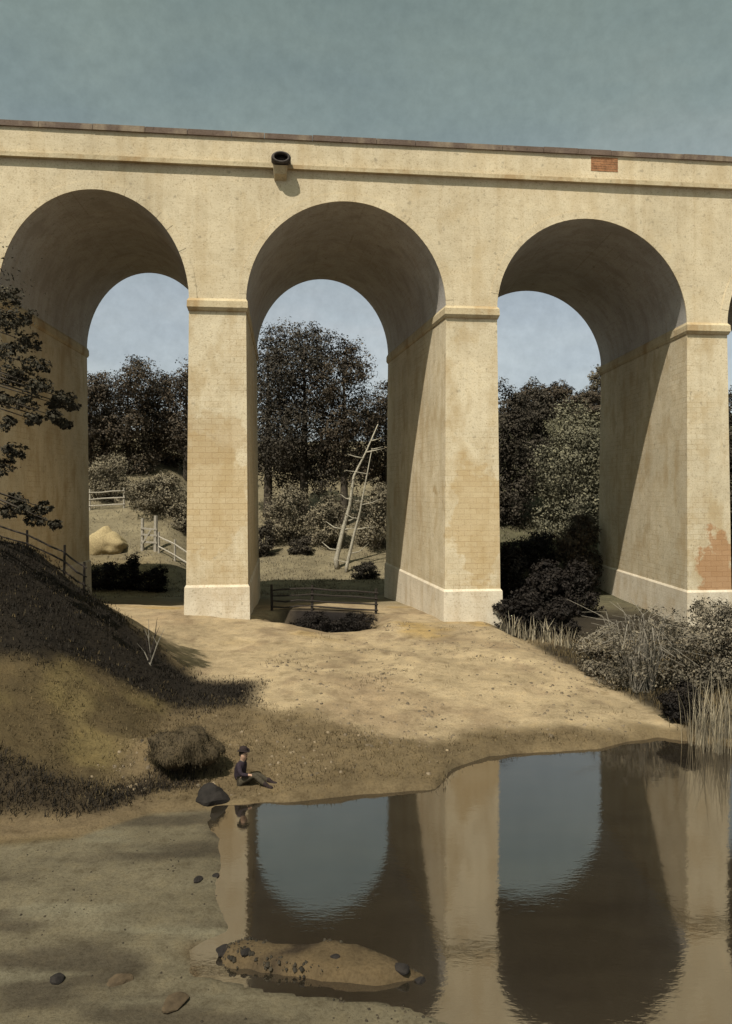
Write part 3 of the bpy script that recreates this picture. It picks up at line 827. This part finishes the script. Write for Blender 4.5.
def clump(name, label, cat, px, Y, n, h0, h1, w, spread, mat, seed, curl=.35, group=None):
    x = X_at(px, Y); g = gh(x, Y)
    v, q = blades([(0, 0, 0, n)], seed, h0, h1, w, spread, curl)
    o = np_mesh(name, v, q, M[mat])
    o.location = (x, Y, g)
    return tag(o, label, cat, group)
GR = 'tall pale reeds at the right edge of the river'
for i, (px, Y, lab) in enumerate([(700, 29.3, 'tall pale reed clump nearest the black hollow, at the right river edge'), (716, 28.6, 'tall pale reed clump standing lowest at the right river edge'), (730, 29.6, 'tall pale reed clump cut by the right edge of the picture')]):
    clump('reed_clump', lab, 'reeds', px, Y, 60, 1.4, 2.9, .014, .24, 'grass_pale', 111 + i, .26, GR)
GT = 'small grass tufts along the spit by the second whole pier'
for i, (px, Y, lab) in enumerate([(510, 49.5, 'dry grass tuft close to the right corner of the second whole pier'), (527, 49.0, 'dry grass tuft second from the second whole pier'), (545, 48.0, 'dry grass tuft below the dark shrubs of the third arch'), (566, 46.5, 'dry grass tuft nearest the grey bushes, last of its row')]):
    clump('grass_tuft', lab, 'grass tuft', px, Y, 46, .6, 1.5, .03, .3, 'grass_pale', 121 + i, .5, GT)
# dry stalks on the crest of the left hill
x = X_at(150, 33.5); g = gh(x, 33.5)
st = thing('dry_weed', 'dry pale weed with forked stalks beyond the crest of the dark hill', 'weed', (x, 33.5, g))
rr = random.Random(5)
for i, (dx, hh) in enumerate([(-.30, 1.5), (-.05, 1.9), (.35, 2.0), (.6, 1.5), (.15, 1.1), (-.5, .9)]):
    mb = MB()
    b = Vector((rr.uniform(-.12, .12), rr.uniform(-.12, .12), -.1)); m = Vector((dx * .5, rr.uniform(-.1, .1), hh * .55)); e = Vector((dx, rr.uniform(-.2, .2), hh))
    mb.tube([b, m, e], [.03, .022, .008], 5)
    mb.tube([m, m + Vector((.2 * (-1) ** i, .05, hh * .25))], [.016, .006], 4)
    mb.build('stalk', M['wood_grey'] if i % 2 else M['wood_dark'], st)

# --- left edge: a tree on the hill whose boughs hang into the picture
def bough_tree():
    x, y = -17.6, 31.0
    g = gh(x, y)
    t = thing('bough_tree', 'dark leafy tree at the left edge with boughs hanging before the arch', 'tree', (x, y, g))
    trunk_mb(11.5, .34, 2.5, 3.2, 7, 6, .06).build('trunk', M['bark'], t, True)
    r = random.Random(9)
    lobes = [(0, .5, 9.5, 3.0, 3.0, 2.2, 1700), (-2, 0, 7, 2.4, 2.4, 2, 900)]
    sp = [(8, 296, 12), (20, 316, 13), (6, 322, 13), (28, 342, 14), (10, 352, 13), (36, 366, 13), (18, 378, 13), (40, 386, 12), (26, 402, 13), (8, 372, 14), (4, 400, 12),
          (64, 398, 10), (72, 406, 7), (56, 404, 8), (64, 424, 8), (54, 416, 8), (34, 420, 9), (6, 424, 10), (14, 452, 11), (6, 466, 11), (18, 500, 11), (8, 512, 10), (44, 508, 9), (36, 520, 9), (56, 524, 6), (26, 510, 8)]
    limbs = MB()
    for (px, py, rp) in sp:
        Y = y + r.uniform(-1.2, 1.2)
        rad = rp / F * Y
        c = Vector((X_at(px, Y) - x, Y - y, Z_at(py, Y) - g))
        lobes.append((c.x, c.y, c.z, rad, rad, rad * .66, 190))
        z0 = max(1.4, c.z - .6 + .25 * c.x)
        limbs.tube([(.05 * z0, 0, z0), (c.x * .5, c.y * .5, (z0 + c.z) / 2 + .5), c], [.06, .04, .012], 5)
    v, q = leaf_cloud(lobes, 13, .15, per=1.7, clump=9, asp=.6)
    np_mesh('crown', v, q, M['leaf_near'], t)
    limbs.build('limb', M['bark'], t, True)
bough_tree()

# --- turf and scrub (nobody could count the blades)
def scatter(n, xr, yr, wfun, seed):
    r = np.random.RandomState(seed)
    x = xr[0] + (xr[1] - xr[0]) * r.rand(n); y = yr[0] + (yr[1] - yr[0]) * r.rand(n)
    k = r.rand(n) < wfun(x, y)
    x, y = x[k], y[k]
    return x, y, ground_h(x, y)
def blade_field(name, label, pts, seed, h0, h1, w, mat, per=5, spread=.09):
    v, q = blades([(a, b, c, per) for a, b, c in zip(*pts)], seed, h0, h1, w, spread, .7)
    o = np_mesh(name, v, q, M[mat])
    return tag(o, label, 'grass', kind='stuff')
def w_hill(x, y):
    H = np.interp(x, HX, HZ); yw = np.interp(x, WLX, WLY)
    return ss(.1, .8, H) * ss(1.8, 2.8, y - yw) * (1 - .8 * dark_belt(x, y)) * (.35 + .65 * ss(-.1, .3, fbm(x * .4, y * .4, 3)))
blade_field('hill_grass', 'short brown grass over the sunlit slope of the left hill', scatter(7500, (-24, -4), (22, 34), w_hill, 1), 2, .05, .15, .010, 'grass_brown', 7, .16)
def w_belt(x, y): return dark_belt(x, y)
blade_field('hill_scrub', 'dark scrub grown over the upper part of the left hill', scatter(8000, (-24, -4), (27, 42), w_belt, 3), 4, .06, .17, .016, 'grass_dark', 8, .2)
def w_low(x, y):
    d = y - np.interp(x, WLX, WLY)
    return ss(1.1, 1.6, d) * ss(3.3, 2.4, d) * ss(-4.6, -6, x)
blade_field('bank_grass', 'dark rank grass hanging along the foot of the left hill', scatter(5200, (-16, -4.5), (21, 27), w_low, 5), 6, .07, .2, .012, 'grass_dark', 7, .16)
def w_right(x, y):
    d = y - np.interp(x, WLX, WLY); e = 10.3 + (40 - y) * .15
    return ss(e + .4, e + 1.4, x) * ss(.3, .9, d) * ss(50, 46, y)
blade_field('rank_grass', 'rank dull grass on the low ground right of the spit', scatter(5000, (9, 30), (28, 50), w_right, 7), 8, .12, .4, .014, 'grass_brown', 5, .2)
def w_mead(x, y):
    return .9 * ss(70, 74, y) * (.4 + .6 * ss(-.1, .3, fbm(x * .2, y * .2, 3)))
blade_field('meadow_grass', 'dull olive meadow grass behind the aqueduct', scatter(16000, (-40, 34), (70, 120), w_mead, 9), 10, .10, .30, .03, 'leaf_sage', 5, .35)

def w_spit(x, y):
    d = y - np.interp(x, WLX, WLY); e = 10.3 + (40 - y) * .15
    return ss(.2, .6, d) * ss(e + .2, e - 1, x) * ss(-7.5, -5.5, x + .25 * (33 - y)) * (.15 + .85 * ss(0, .4, fbm(x * .5 + 3, y * .5, 3)))
def gravel(name, label, pts, seed, smin, smax, mat):
    r = np.random.RandomState(seed)
    P = np.array(pts).T
    n = len(P)
    cube = np.array([(-1, -1, -.6), (1, -1, -.6), (1, 1, -.6), (-1, 1, -.6), (-.6, -.6, .7), (.7, -.5, .6), (.6, .6, .75), (-.5, .7, .65)])
    q = np.array([(4, 5, 6, 7), (0, 1, 5, 4), (1, 2, 6, 5), (2, 3, 7, 6), (3, 0, 4, 7)])
    sc = smin + (smax - smin) * r.rand(n) ** 3
    v = cube[None] * (1 + .25 * r.normal(size=(n, 8, 3)))
    a = r.rand(n) * 6.28
    ca, sa = np.cos(a)[:, None], np.sin(a)[:, None]
    v = np.stack([v[..., 0] * ca - v[..., 1] * sa, v[..., 0] * sa + v[..., 1] * ca, v[..., 2]], -1) * sc[:, None, None]
    v = v + P[:, None, :]
    Q = (q[None] + (np.arange(n) * 8)[:, None, None]).reshape(-1, 4)
    o = np_mesh(name, v.reshape(-1, 3), Q, M[mat])
    return tag(o, label, 'gravel', kind='stuff')
M['gravel'] = mat_leaf('gravel', (0.130, 0.100, 0.066), .5, 1.5)
M['grit'] = mat_leaf('grit', (0.030, 0.024, 0.016), .5, 1.5)
gravel('gravel', 'loose gravel and clods strewn over the sandy spit', scatter(9000, (-10, 13), (24, 51), w_spit, 21), 22, .012, .075, 'gravel')
def w_sg(x, y): return w_spit(x, y) * .5 * ss(.05, .35, fbm(x * .35 + 9, y * .35 + 4, 3))
blade_field('spit_grass', 'thin dry grass in patches on the sandy spit', scatter(7000, (-9, 12), (25, 51), w_sg, 23), 24, .08, .22, .012, 'grass_brown', 5, .14)
def w_shore(x, y):
    d = y - np.interp(x, WLX, WLY); thr = np.interp(x, [-9, -4.9, -1.4, 3, 8, 12], [11.5, 9.8, 6.6, 2.4, 1.3, 1.0])
    return ss(.25, .7, d) * ss(.5, -.8, d - thr) * .6
blade_field('shore_turf', 'short brown turf between the left hill and the water', scatter(9000, (-8.5, 9), (23, 36), w_shore, 25), 26, .06, .17, .011, 'grass_brown', 5, .12)
gravel('sandbar_gravel', 'dark grit washed along the edges of the sandbar', scatter(5000, (-4, 2.4), (14.3, 17.2), lambda x, y: .8 * np.exp(-((np.sqrt(((x + .9) / 2.6) ** 2 + ((y - 15.75 + .16 * (x + 1)) / .72) ** 2) - .75) / .22) ** 2) * ss(-.1, .3, fbm(x * 1.2, y * 1.2, 3)), 31), 32, .008, .05, 'grit')
gravel('mud_gravel', 'small grit and pebbles on the mud at the lower left', scatter(3000, (-9, 1.2), (13.5, 22), lambda x, y: mud_mask(x, y) * (.1 + .9 * ss(.1, .4, fbm(x * .6, y * .6, 3))), 27), 28, .006, .032, 'grit')

# --- overhanging turf at the foot of the hill
def sod(label, px, Y, zc, rx, ry, rz, seed):
    """a lump of undercut turf with grass hanging off it"""
    x = X_at(px, Y)
    t = thing('turf_overhang', label, 'turf', (x, Y, zc), 0)
    bm = bmesh.new(); bmesh.ops.create_icosphere(bm, subdivisions=4, radius=1)
    r = np.random.RandomState(seed)
    spots, V, Q = [], [], []
    for v in bm.verts:
        p = v.co.copy()
        k = 1 + .16 * math.sin(p.x * 5 + seed) * math.cos(p.z * 4) + .07 * math.sin(p.x * 13 + p.y * 9)
        zz = p.z if p.z > 0 else p.z * (.55 + .35 * math.sin(p.x * 6 + seed))
        v.co = Vector((p.x * rx * k, p.y * ry * k, zz * rz * k))
    bm.normal_update()
    base = 0
    for f in bm.faces:
        if f.normal.z < -.25: continue
        for _ in range(4):
            c = f.calc_center_median() + Vector(r.normal(size=3) * .05)
            n = (f.normal + Vector(r.normal(size=3) * .5)).normalized()
            sd = n.cross(Vector((0, 0, 1))).normalized() * .009
            l = r.uniform(.04, .2)
            m = c + n * l * .5; e = m + (n * .35 + Vector((0, 0, -.75))) * l * .7
            V += [c - sd, c + sd, m + sd * .8, m - sd * .8, e + sd * .2, e - sd * .2]
            Q += [(base, base + 1, base + 2, base + 3), (base + 3, base + 2, base + 4, base + 5)]; base += 6
    me = bpy.data.meshes.new('sod'); bm.to_mesh(me); bm.free(); me.materials.append(M['sod'])
    me.polygons.foreach_set('use_smooth', [True] * len(me.polygons))
    link(bpy.data.objects.new('sod', me), t)
    tag(np_mesh('grass', np.array([tuple(p) for p in V]), np.array(Q), M['turf'], t), kind='stuff')
    return t
M['sod'] = mat_plain('dark_sod', (0.048, 0.035, 0.019), .5, 4.0, b_d=.08)
sod('dark shaggy turf overhanging the foot of the left bank beside the seated person', 182, 25.5, 1.0, 1.15, .85, .72, 3)

# --- rocks and stones
def rock(name, label, x, y, sx, sy, sz, mat, seed, cat='rock', group=None, z=None):
    bm = bmesh.new()
    bmesh.ops.create_icosphere(bm, subdivisions=3, radius=1)
    r = random.Random(seed)
    pl = [(Vector((r.uniform(-1, 1), r.uniform(-1, 1), r.uniform(-.4, 1))).normalized(), r.uniform(.55, .85)) for _ in range(9)]
    for v in bm.verts:
        for nrm, dd in pl:
            k = v.co.dot(nrm)
            if k > dd: v.co -= nrm * (k - dd) * .9
        v.co *= 1 + .06 * math.sin(v.co.x * 7 + seed) * math.cos(v.co.y * 6 + v.co.z * 5)
        v.co = Vector((v.co.x * sx, v.co.y * sy, v.co.z * sz))
    me = bpy.data.meshes.new(name); bm.to_mesh(me); bm.free()
    me.materials.append(M[mat])
    o = link(bpy.data.objects.new(name, me))
    o.location = (x, y, (max(gh(x, y), 0) if z is None else z) + sz * .25)
    o.rotation_euler = (0, 0, r.uniform(0, 6))
    return tag(o, label, cat, group)
o = rock('boulder', 'dark wedge shaped rock at the tip of the left bank below the seated person', X_at(212, 23.9), 23.9, .58, .4, .42, 'rock', 3)
o.rotation_euler = (0, 0, 0.2)
GS = 'small dark stones lying on the mud'
for i, (px, py, s, lab) in enumerate([(57, 976, .14, 'small black stone alone on the mud near the lower left corner'), (198, 878, .11, 'dark stone on the mud nearest the left edge of the water'), (216, 872, .08, 'smaller dark stone beside another near the left edge of the water'), (120, 978, .2, 'flat brown stone half sunk in the mud below the bank'), (175, 1002, .24, 'broad flat brown stone by the bottom edge of the mud'),
                                  (335, 963, .08, 'dark stone in the middle of the sandbar'), (402, 972, .14, 'largest dark stone at the right end of the sandbar'), (420, 976, .09, 'dark stone at the very right tip of the sandbar'), (222, 950, .15, 'dark stone at the left tip of the sandbar'), (245, 958, .10, 'second dark stone from the left tip of the sandbar')]):
    Y = F * (CAMZ - .1) / (py - HY)
    rock('stone', lab, X_at(px, Y), Y, s * 1.3, s, s * (.45 if i in (3, 4) else .7), 'rock' if i not in (3, 4) else 'rock_pale', 20 + i, 'stone', GS)
# straw coloured mound on the far field
bm = bmesh.new()
bmesh.ops.create_icosphere(bm, subdivisions=4, radius=1)
for v in bm.verts:
    p = v.co
    k = 1 + .12 * math.sin(p.x * 4 + 1) * math.cos(p.y * 3) + .16 * float(fbm(p.x * 2.4 + 5, p.z * 2.4 + p.y, 4))
    v.co = Vector((p.x * 2.5 * k, p.y * 1.8 * k, p.z * 2.1 * k * (1.0 if p.x < .1 else .72)))
me = bpy.data.meshes.new('straw_mound'); bm.to_mesh(me); bm.free(); me.materials.append(M['straw'])
me.polygons.foreach_set('use_smooth', [True] * len(me.polygons))
o = link(bpy.data.objects.new('straw_mound', me)); xx = X_at(106, 88.5); o.location = (xx, 88.5, gh(xx, 88.5) + .5)
tag(o, 'pale straw coloured mound on the field behind the first arch', 'mound')

# ------------------------------------------------------------------ fences
def fence(label, pts, h, nrail, pw, mat, seed, gap_top=.06, rails_h=None, cat='fence', name='rail_fence', sag=.05, lift=0):
    """pts: plan positions of the posts; rails run post to post, each a part"""
    x0, y0 = pts[0]
    g0 = gh(x0, y0)
    t = thing(name, label, cat, (x0, y0, g0))
    r = random.Random(seed)
    G = [gh(x, y) + lift for x, y in pts]
    for (x, y), g in zip(pts, G):
        mb = MB()
        lx = r.uniform(-.05, .05)
        mb.tube([(x - x0, y - y0, g - g0 - .4 - lift), (x - x0 + lx, y - y0, g - g0 + h + r.uniform(.05, .22))], [pw, pw * .85], 6)
        mb.build('post', M[mat], t)
    for k in range(nrail):
        mb = MB()
        zf = h * (k + .6) / (nrail)
        pp, rd = [], []
        for i in range(len(pts) - 1):
            for s in (0, .33, .66):
                x = pts[i][0] * (1 - s) + pts[i + 1][0] * s; y = pts[i][1] * (1 - s) + pts[i + 1][1] * s
                pp.append((x - x0, y - y0 - pw * .8, G[i] * (1 - s) + G[i + 1] * s - g0 + zf + r.uniform(-sag, sag))); rd.append(pw * r.uniform(.5, .75))
        pp.append((pts[-1][0] - x0 + .15, pts[-1][1] - y0 - pw * .8, G[-1] - g0 + zf)); rd.append(pw * .5)
        mb.tube(pp, rd, 6)
        mb.build('rail', M[mat], t)
    return t
fence('dark wooden rail fence across the mouth of the middle arch', [(X_at(272, 54.5), 54.5), (X_at(312, 54.4), 54.4), (X_at(376, 54.6), 54.6)], 1.6, 4, .10, 'wood_dark', 1)
fence('dark wooden rail fence stepping down behind the crest of the left hill', [(X_at(-10, 37.5), 37.5), (X_at(28, 37.0), 37.0), (X_at(64, 36.2), 36.2), (X_at(84, 36), 36)], 1.25, 3, .07, 'wood_dark', 2)
fence('grey rail fence beyond the mound at the left of the first arch', [(X_at(80, 98), 98), (X_at(90, 98), 98), (X_at(124, 98.5), 98.5)], 2.5, 3, .14, 'wood_pale', 3)
fence('grey rails falling from the field gate towards the first whole pier', [(X_at(159, 88), 88), (X_at(175, 86.5), 86.5), (X_at(196, 85), 85)], 2.3, 2, .14, 'wood_pale', 4)
# pale field gate
gx0 = X_at(141, 88); gg = gh(gx0, 88.5)
gt = thing('field_gate', 'pale two post field gate before the olive bush in the first arch', 'gate', (gx0, 88.5, gg))
for dx, hh, w in ((0, 3.6, .22), (1.5, 3.9, .26)):
    mb = MB(); mb.tube([(dx, 0, -.4), (dx + .03, 0, hh)], [w, w * .85], 6); mb.build('post', M['wood_pale'], gt)
for z in (.9, 1.7, 2.4):
    mb = MB(); mb.beam((-.1, -.2, z + .1), (1.7, -.2, z - .05), .1, .2); mb.build('rail', M['wood_pale'], gt)
mb = MB(); mb.beam((.1, -.3, .8), (1.1, -.3, 2.4), .08, .16); mb.build('brace', M['wood_pale'], gt)

# ------------------------------------------------------------------ the seated person
def skin_mesh(name, joints, edges, mat, parent=None, sub=2):
    me = bpy.data.meshes.new(name + '_cage')
    me.from_pydata([j[0] for j in joints], edges, [])
    o = bpy.data.objects.new(name + '_cage', me); COL.objects.link(o)
    md = o.modifiers.new('s', 'SKIN'); md.use_smooth_shade = True
    sv = me.skin_vertices[0].data
    for i, (_, r) in enumerate(joints):
        rx, ry = r if isinstance(r, tuple) else (r, r)
        sv[i].radius = (rx, ry); sv[i].use_root = (i == 0)
    sb = o.modifiers.new('d', 'SUBSURF'); sb.levels = sub; sb.render_levels = sub
    dg = bpy.context.evaluated_depsgraph_get()
    m2 = bpy.data.meshes.new_from_object(o.evaluated_get(dg)); m2.name = name
    bpy.data.objects.remove(o); bpy.data.meshes.remove(me)
    m2.materials.clear(); m2.materials.append(mat)
    m2.polygons.foreach_set('use_smooth', [True] * len(m2.polygons))
    return link(bpy.data.objects.new(name, m2), parent)

def person():
    px, Y = 241, 25.1
    x = X_at(px, Y); g = gh(x, Y)
    t = thing('person', 'person in dark coat and brimmed hat sitting on the bank with legs out', 'person', (x, Y, g - .02), -.25)
    J, E = [], []
    def j(p, r, par=None):
        J.append((p, r))
        if par is not None: E.append((par, len(J) - 1))
        return len(J) - 1
    pel = j((0, 0, .13), (.15, .13))
    wst = j((-.03, 0, .30), (.125, .145), pel)
    chs = j((.0, 0, .50), (.125, .17), wst)
    nck0 = j((.03, 0, .60), (.075, .085), chs)
    nck = j((.05, 0, .655), .068, nck0)
    hd0 = j((.075, 0, .715), (.10, .088), nck)
    hd1 = j((.08, 0, .80), (.125, .102), hd0)
    hd2 = j((.075, 0, .88), (.10, .088), hd1)
    hands = []
    for s in (-1, 1):
        hip = j((.06, .10 * s, .12), .095, pel)
        kn = j((.44, .13 * s, .33 if s < 0 else .24), .065, hip)
        cf = j((.60, .14 * s, .20 if s < 0 else .15), .056, kn)
        an = j((.80, .14 * s, .08), .04, cf)
        j((.93, .15 * s, .045), .038, j((.84, .14 * s, .05), .04, an))
        sh = j((.02, .19 * s, .56), .062, chs)
        if s < 0: el = j((.12, -.27, .36), .046, sh); wr = j((.34, -.19, .34), .03, el)
        else: el = j((-.12, .27, .33), .046, sh); wr = j((-.14, .30, .09), .03, el)
        dirv = Vector((.9, .35, -.25)).normalized() if s < 0 else Vector((-.2, .25, -.45)).normalized()
        side = dirv.cross(Vector((0, 0, 1))).normalized()
        pw = Vector(J[wr][0])
        palm = j(tuple(pw + dirv * .06), (.036, .018), wr)
        for k, (o_, l) in enumerate(((-.03, .062), (-.01, .074), (.01, .07), (.03, .054))):
            b = pw + dirv * .085 + side * o_
            f1 = j(tuple(b), .010, palm)
            f2 = j(tuple(b + dirv * l * .6 + Vector((0, 0, -.012))), .009, f1)
            j(tuple(b + dirv * l * .95 + Vector((0, 0, -.034 if s < 0 else -.0))), .007, f2)
        th = j(tuple(pw + dirv * .035 - side * .035), .011, palm)
        j(tuple(pw + dirv * .075 - side * .055), .009, th)
    body = skin_mesh('body', J, E, M['skin'], t)
    # face
    def part(name, c, r, mat, sc=(1, 1, 1), parent=body):
        bm = bmesh.new(); bmesh.ops.create_uvsphere(bm, u_segments=14, v_segments=10, radius=r)
        for v in bm.verts: v.co = Vector((v.co.x * sc[0] + c[0], v.co.y * sc[1] + c[1], v.co.z * sc[2] + c[2]))
        me = bpy.data.meshes.new(name); bm.to_mesh(me); bm.free(); me.materials.append(M[mat])
        me.polygons.foreach_set('use_smooth', [True] * len(me.polygons))
        return link(bpy.data.objects.new(name, me), parent)
    part('nose', (.180, 0, .775), .021, 'skin', (1, .7, 1.2))
    part('eye', (.166, -.034, .81), .011, 'eye'); part('eye', (.166, .034, .81), .011, 'eye')
    part('mouth', (.163, 0, .735), .017, 'rock', (.5, 1.4, .3))
    part('ear', (.075, -.092, .79), .022, 'skin', (.8, .4, 1.2)); part('ear', (.075, .092, .79), .022, 'skin', (.8, .4, 1.2))
    part('hair', (.045, 0, .825), .108, 'hair', (.95, .95, 1.0))
    # hat: crown and turned-up brim
    mb = MB()
    n = 24
    prof = [(.175, .0), (.17, .012), (.115, .006), (.112, .07), (.10, .12), (.06, .14), (.001, .142)]
    vs = []
    for (rr_, zz) in prof:
        for k in range(n):
            a = 2 * PI * k / n
            lift = .055 * abs(math.sin(a)) ** 2 if rr_ > .12 else 0
            vs.append((.07 + rr_ * math.cos(a), rr_ * math.sin(a), .875 + zz + lift))
    fs = [(i * n + k, i * n + (k + 1) % n, (i + 1) * n + (k + 1) % n, (i + 1) * n + k) for i in range(len(prof) - 1) for k in range(n)]
    mb.add(vs, fs); mb.build('hat', M['hat'], body, True)
    # coat, breeches and boots follow the body a little outside it
    CJ, CE = [], []
    def c(p, r, par=None):
        CJ.append((p, r))
        if par is not None: CE.append((par, len(CJ) - 1))
        return len(CJ) - 1
    c0 = c((-.02, 0, .09), (.185, .175)); c1 = c((-.035, 0, .30), (.15, .175), c0); c2 = c((-.005, 0, .50), (.15, .2), c1); c3 = c((.03, 0, .635), (.085, .1), c2)
    a = c((.02, -.195, .56), .078, c2); a = c((.12, -.275, .36), .06, a); c((.31, -.20, .338), .046, a)
    a = c((.02, .195, .56), .078, c2); a = c((-.12, .275, .33), .06, a); c((-.138, .298, .12), .046, a)
    skin_mesh('coat', CJ, CE, M['cloth'], body)
    BJ, BE = [((.02, 0, .13), (.15, .15))], []
    for s in (-1, 1):
        b0 = len(BJ)
        BJ += [((.08, .10 * s, .125), .108), ((.44, .13 * s, .335 if s < 0 else .245), .08), ((.62, .14 * s, .19 if s < 0 else .145), .07), ((.75, .14 * s, .11), .056)]
        BE += [(0, b0), (b0, b0 + 1), (b0 + 1, b0 + 2), (b0 + 2, b0 + 3)]
    skin_mesh('breeches', BJ, BE, M['cloth_brown'], body)
    for s in (-1, 1):
        skin_mesh('boot', [((.66, .14 * s, .165), .07), ((.77, .14 * s, .11), .062), ((.82, .14 * s, .06), .056), ((.90, .148 * s, .05), .05), ((.97, .152 * s, .045), .042)], [(0, 1), (1, 2), (2, 3), (3, 4)], M['hat'], body)
    skin_mesh('neckerchief', [((.035, 0, .62), (.10, .10)), ((.055, 0, .67), (.085, .085))], [(0, 1)], M['cloth_grey'], body)
    t.scale = (1.2, 1.2, 1.2)
person()

# ------------------------------------------------------------------ sky, sun, camera
SUN = Vector((.69 * U2[0] + N2[0], .69 * U2[1] + N2[1], -1.8)).normalized()     # direction the light travels
sl = bpy.data.lights.new('sun', 'SUN'); sl.energy = 3.6; sl.angle = math.radians(.55); sl.color = (1.0, .94, .83)
so = link(bpy.data.objects.new('sun', sl)); so.rotation_euler = SUN.to_track_quat('-Z', 'Y').to_euler(); so.location = (-40, -40, 80)
w = bpy.data.worlds.new('World'); scene.world = w; w.use_nodes = True
nt = w.node_tree
for n in list(nt.nodes): nt.nodes.remove(n)
out = nt.nodes.new('ShaderNodeOutputWorld'); bg = nt.nodes.new('ShaderNodeBackground')
sky = nt.nodes.new('ShaderNodeTexSky'); sky.sky_type = 'NISHITA'; sky.sun_disc = False
sky.sun_elevation = math.asin(-SUN.z); sky.sun_rotation = math.atan2(-SUN.x, -SUN.y)
sky.air_density = 1.0; sky.dust_density = 2.0; sky.ozone_density = 1.2
hs = N(nt, 'HueSaturation'); hs.inputs['Saturation'].default_value = .37; hs.inputs['Value'].default_value = .78
nt.links.new(sky.outputs[0], hs.inputs['Color'])
tc = N(nt, 'TexCoord').outputs['Generated']
cl = noise(nt, mapping(nt, tc, (1, 1, 2.6)), 3.0, 7, .6)
gr = noise(nt, tc, 60, 3, .7)
c = mix(nt, 1.0, hs.outputs[0], ramp(nt, cl, [(.34, (.88, .95, .90)), (.52, (1.0, 1.06, .97)), (.68, (1.12, 1.14, 1.02))]), 'MULTIPLY')
c = mix(nt, 1.0, c, ramp(nt, gr, [(.3, (.93, .93, .93)), (.7, (1.06, 1.06, 1.06))]), 'MULTIPLY')
sx = N(nt, 'SeparateXYZ'); nt.links.new(tc, sx.inputs[0])
c = mix(nt, 1.0, c, ramp(nt, sx.outputs[2], [(.0, (1.28, 1.22, 1.30)), (.24, (1.22, 1.2, 1.26)), (.42, (1.02, 1.10, 1.0)), (.56, (1.10, 1.20, 1.02))]), 'MULTIPLY')
nt.links.new(c, bg.inputs[0]); bg.inputs[1].default_value = .07
nt.links.new(bg.outputs[0], out.inputs[0])

cam = bpy.data.cameras.new('camera'); co = link(bpy.data.objects.new('camera', cam))
co.location = (0, 0, CAMZ); co.rotation_euler = (PI / 2, 0, 0)
cam.sensor_fit = 'VERTICAL'; cam.sensor_height = 36; cam.sensor_width = 36; cam.lens = F / 1024 * 36
cam.shift_y = -(512 - HY) / 1024; cam.clip_end = 6000; cam.clip_start = .1
scene.camera = co
scene.view_settings.view_transform = 'Standard'; scene.view_settings.look = 'None'
scene.view_settings.exposure = .75; scene.view_settings.gamma = 1
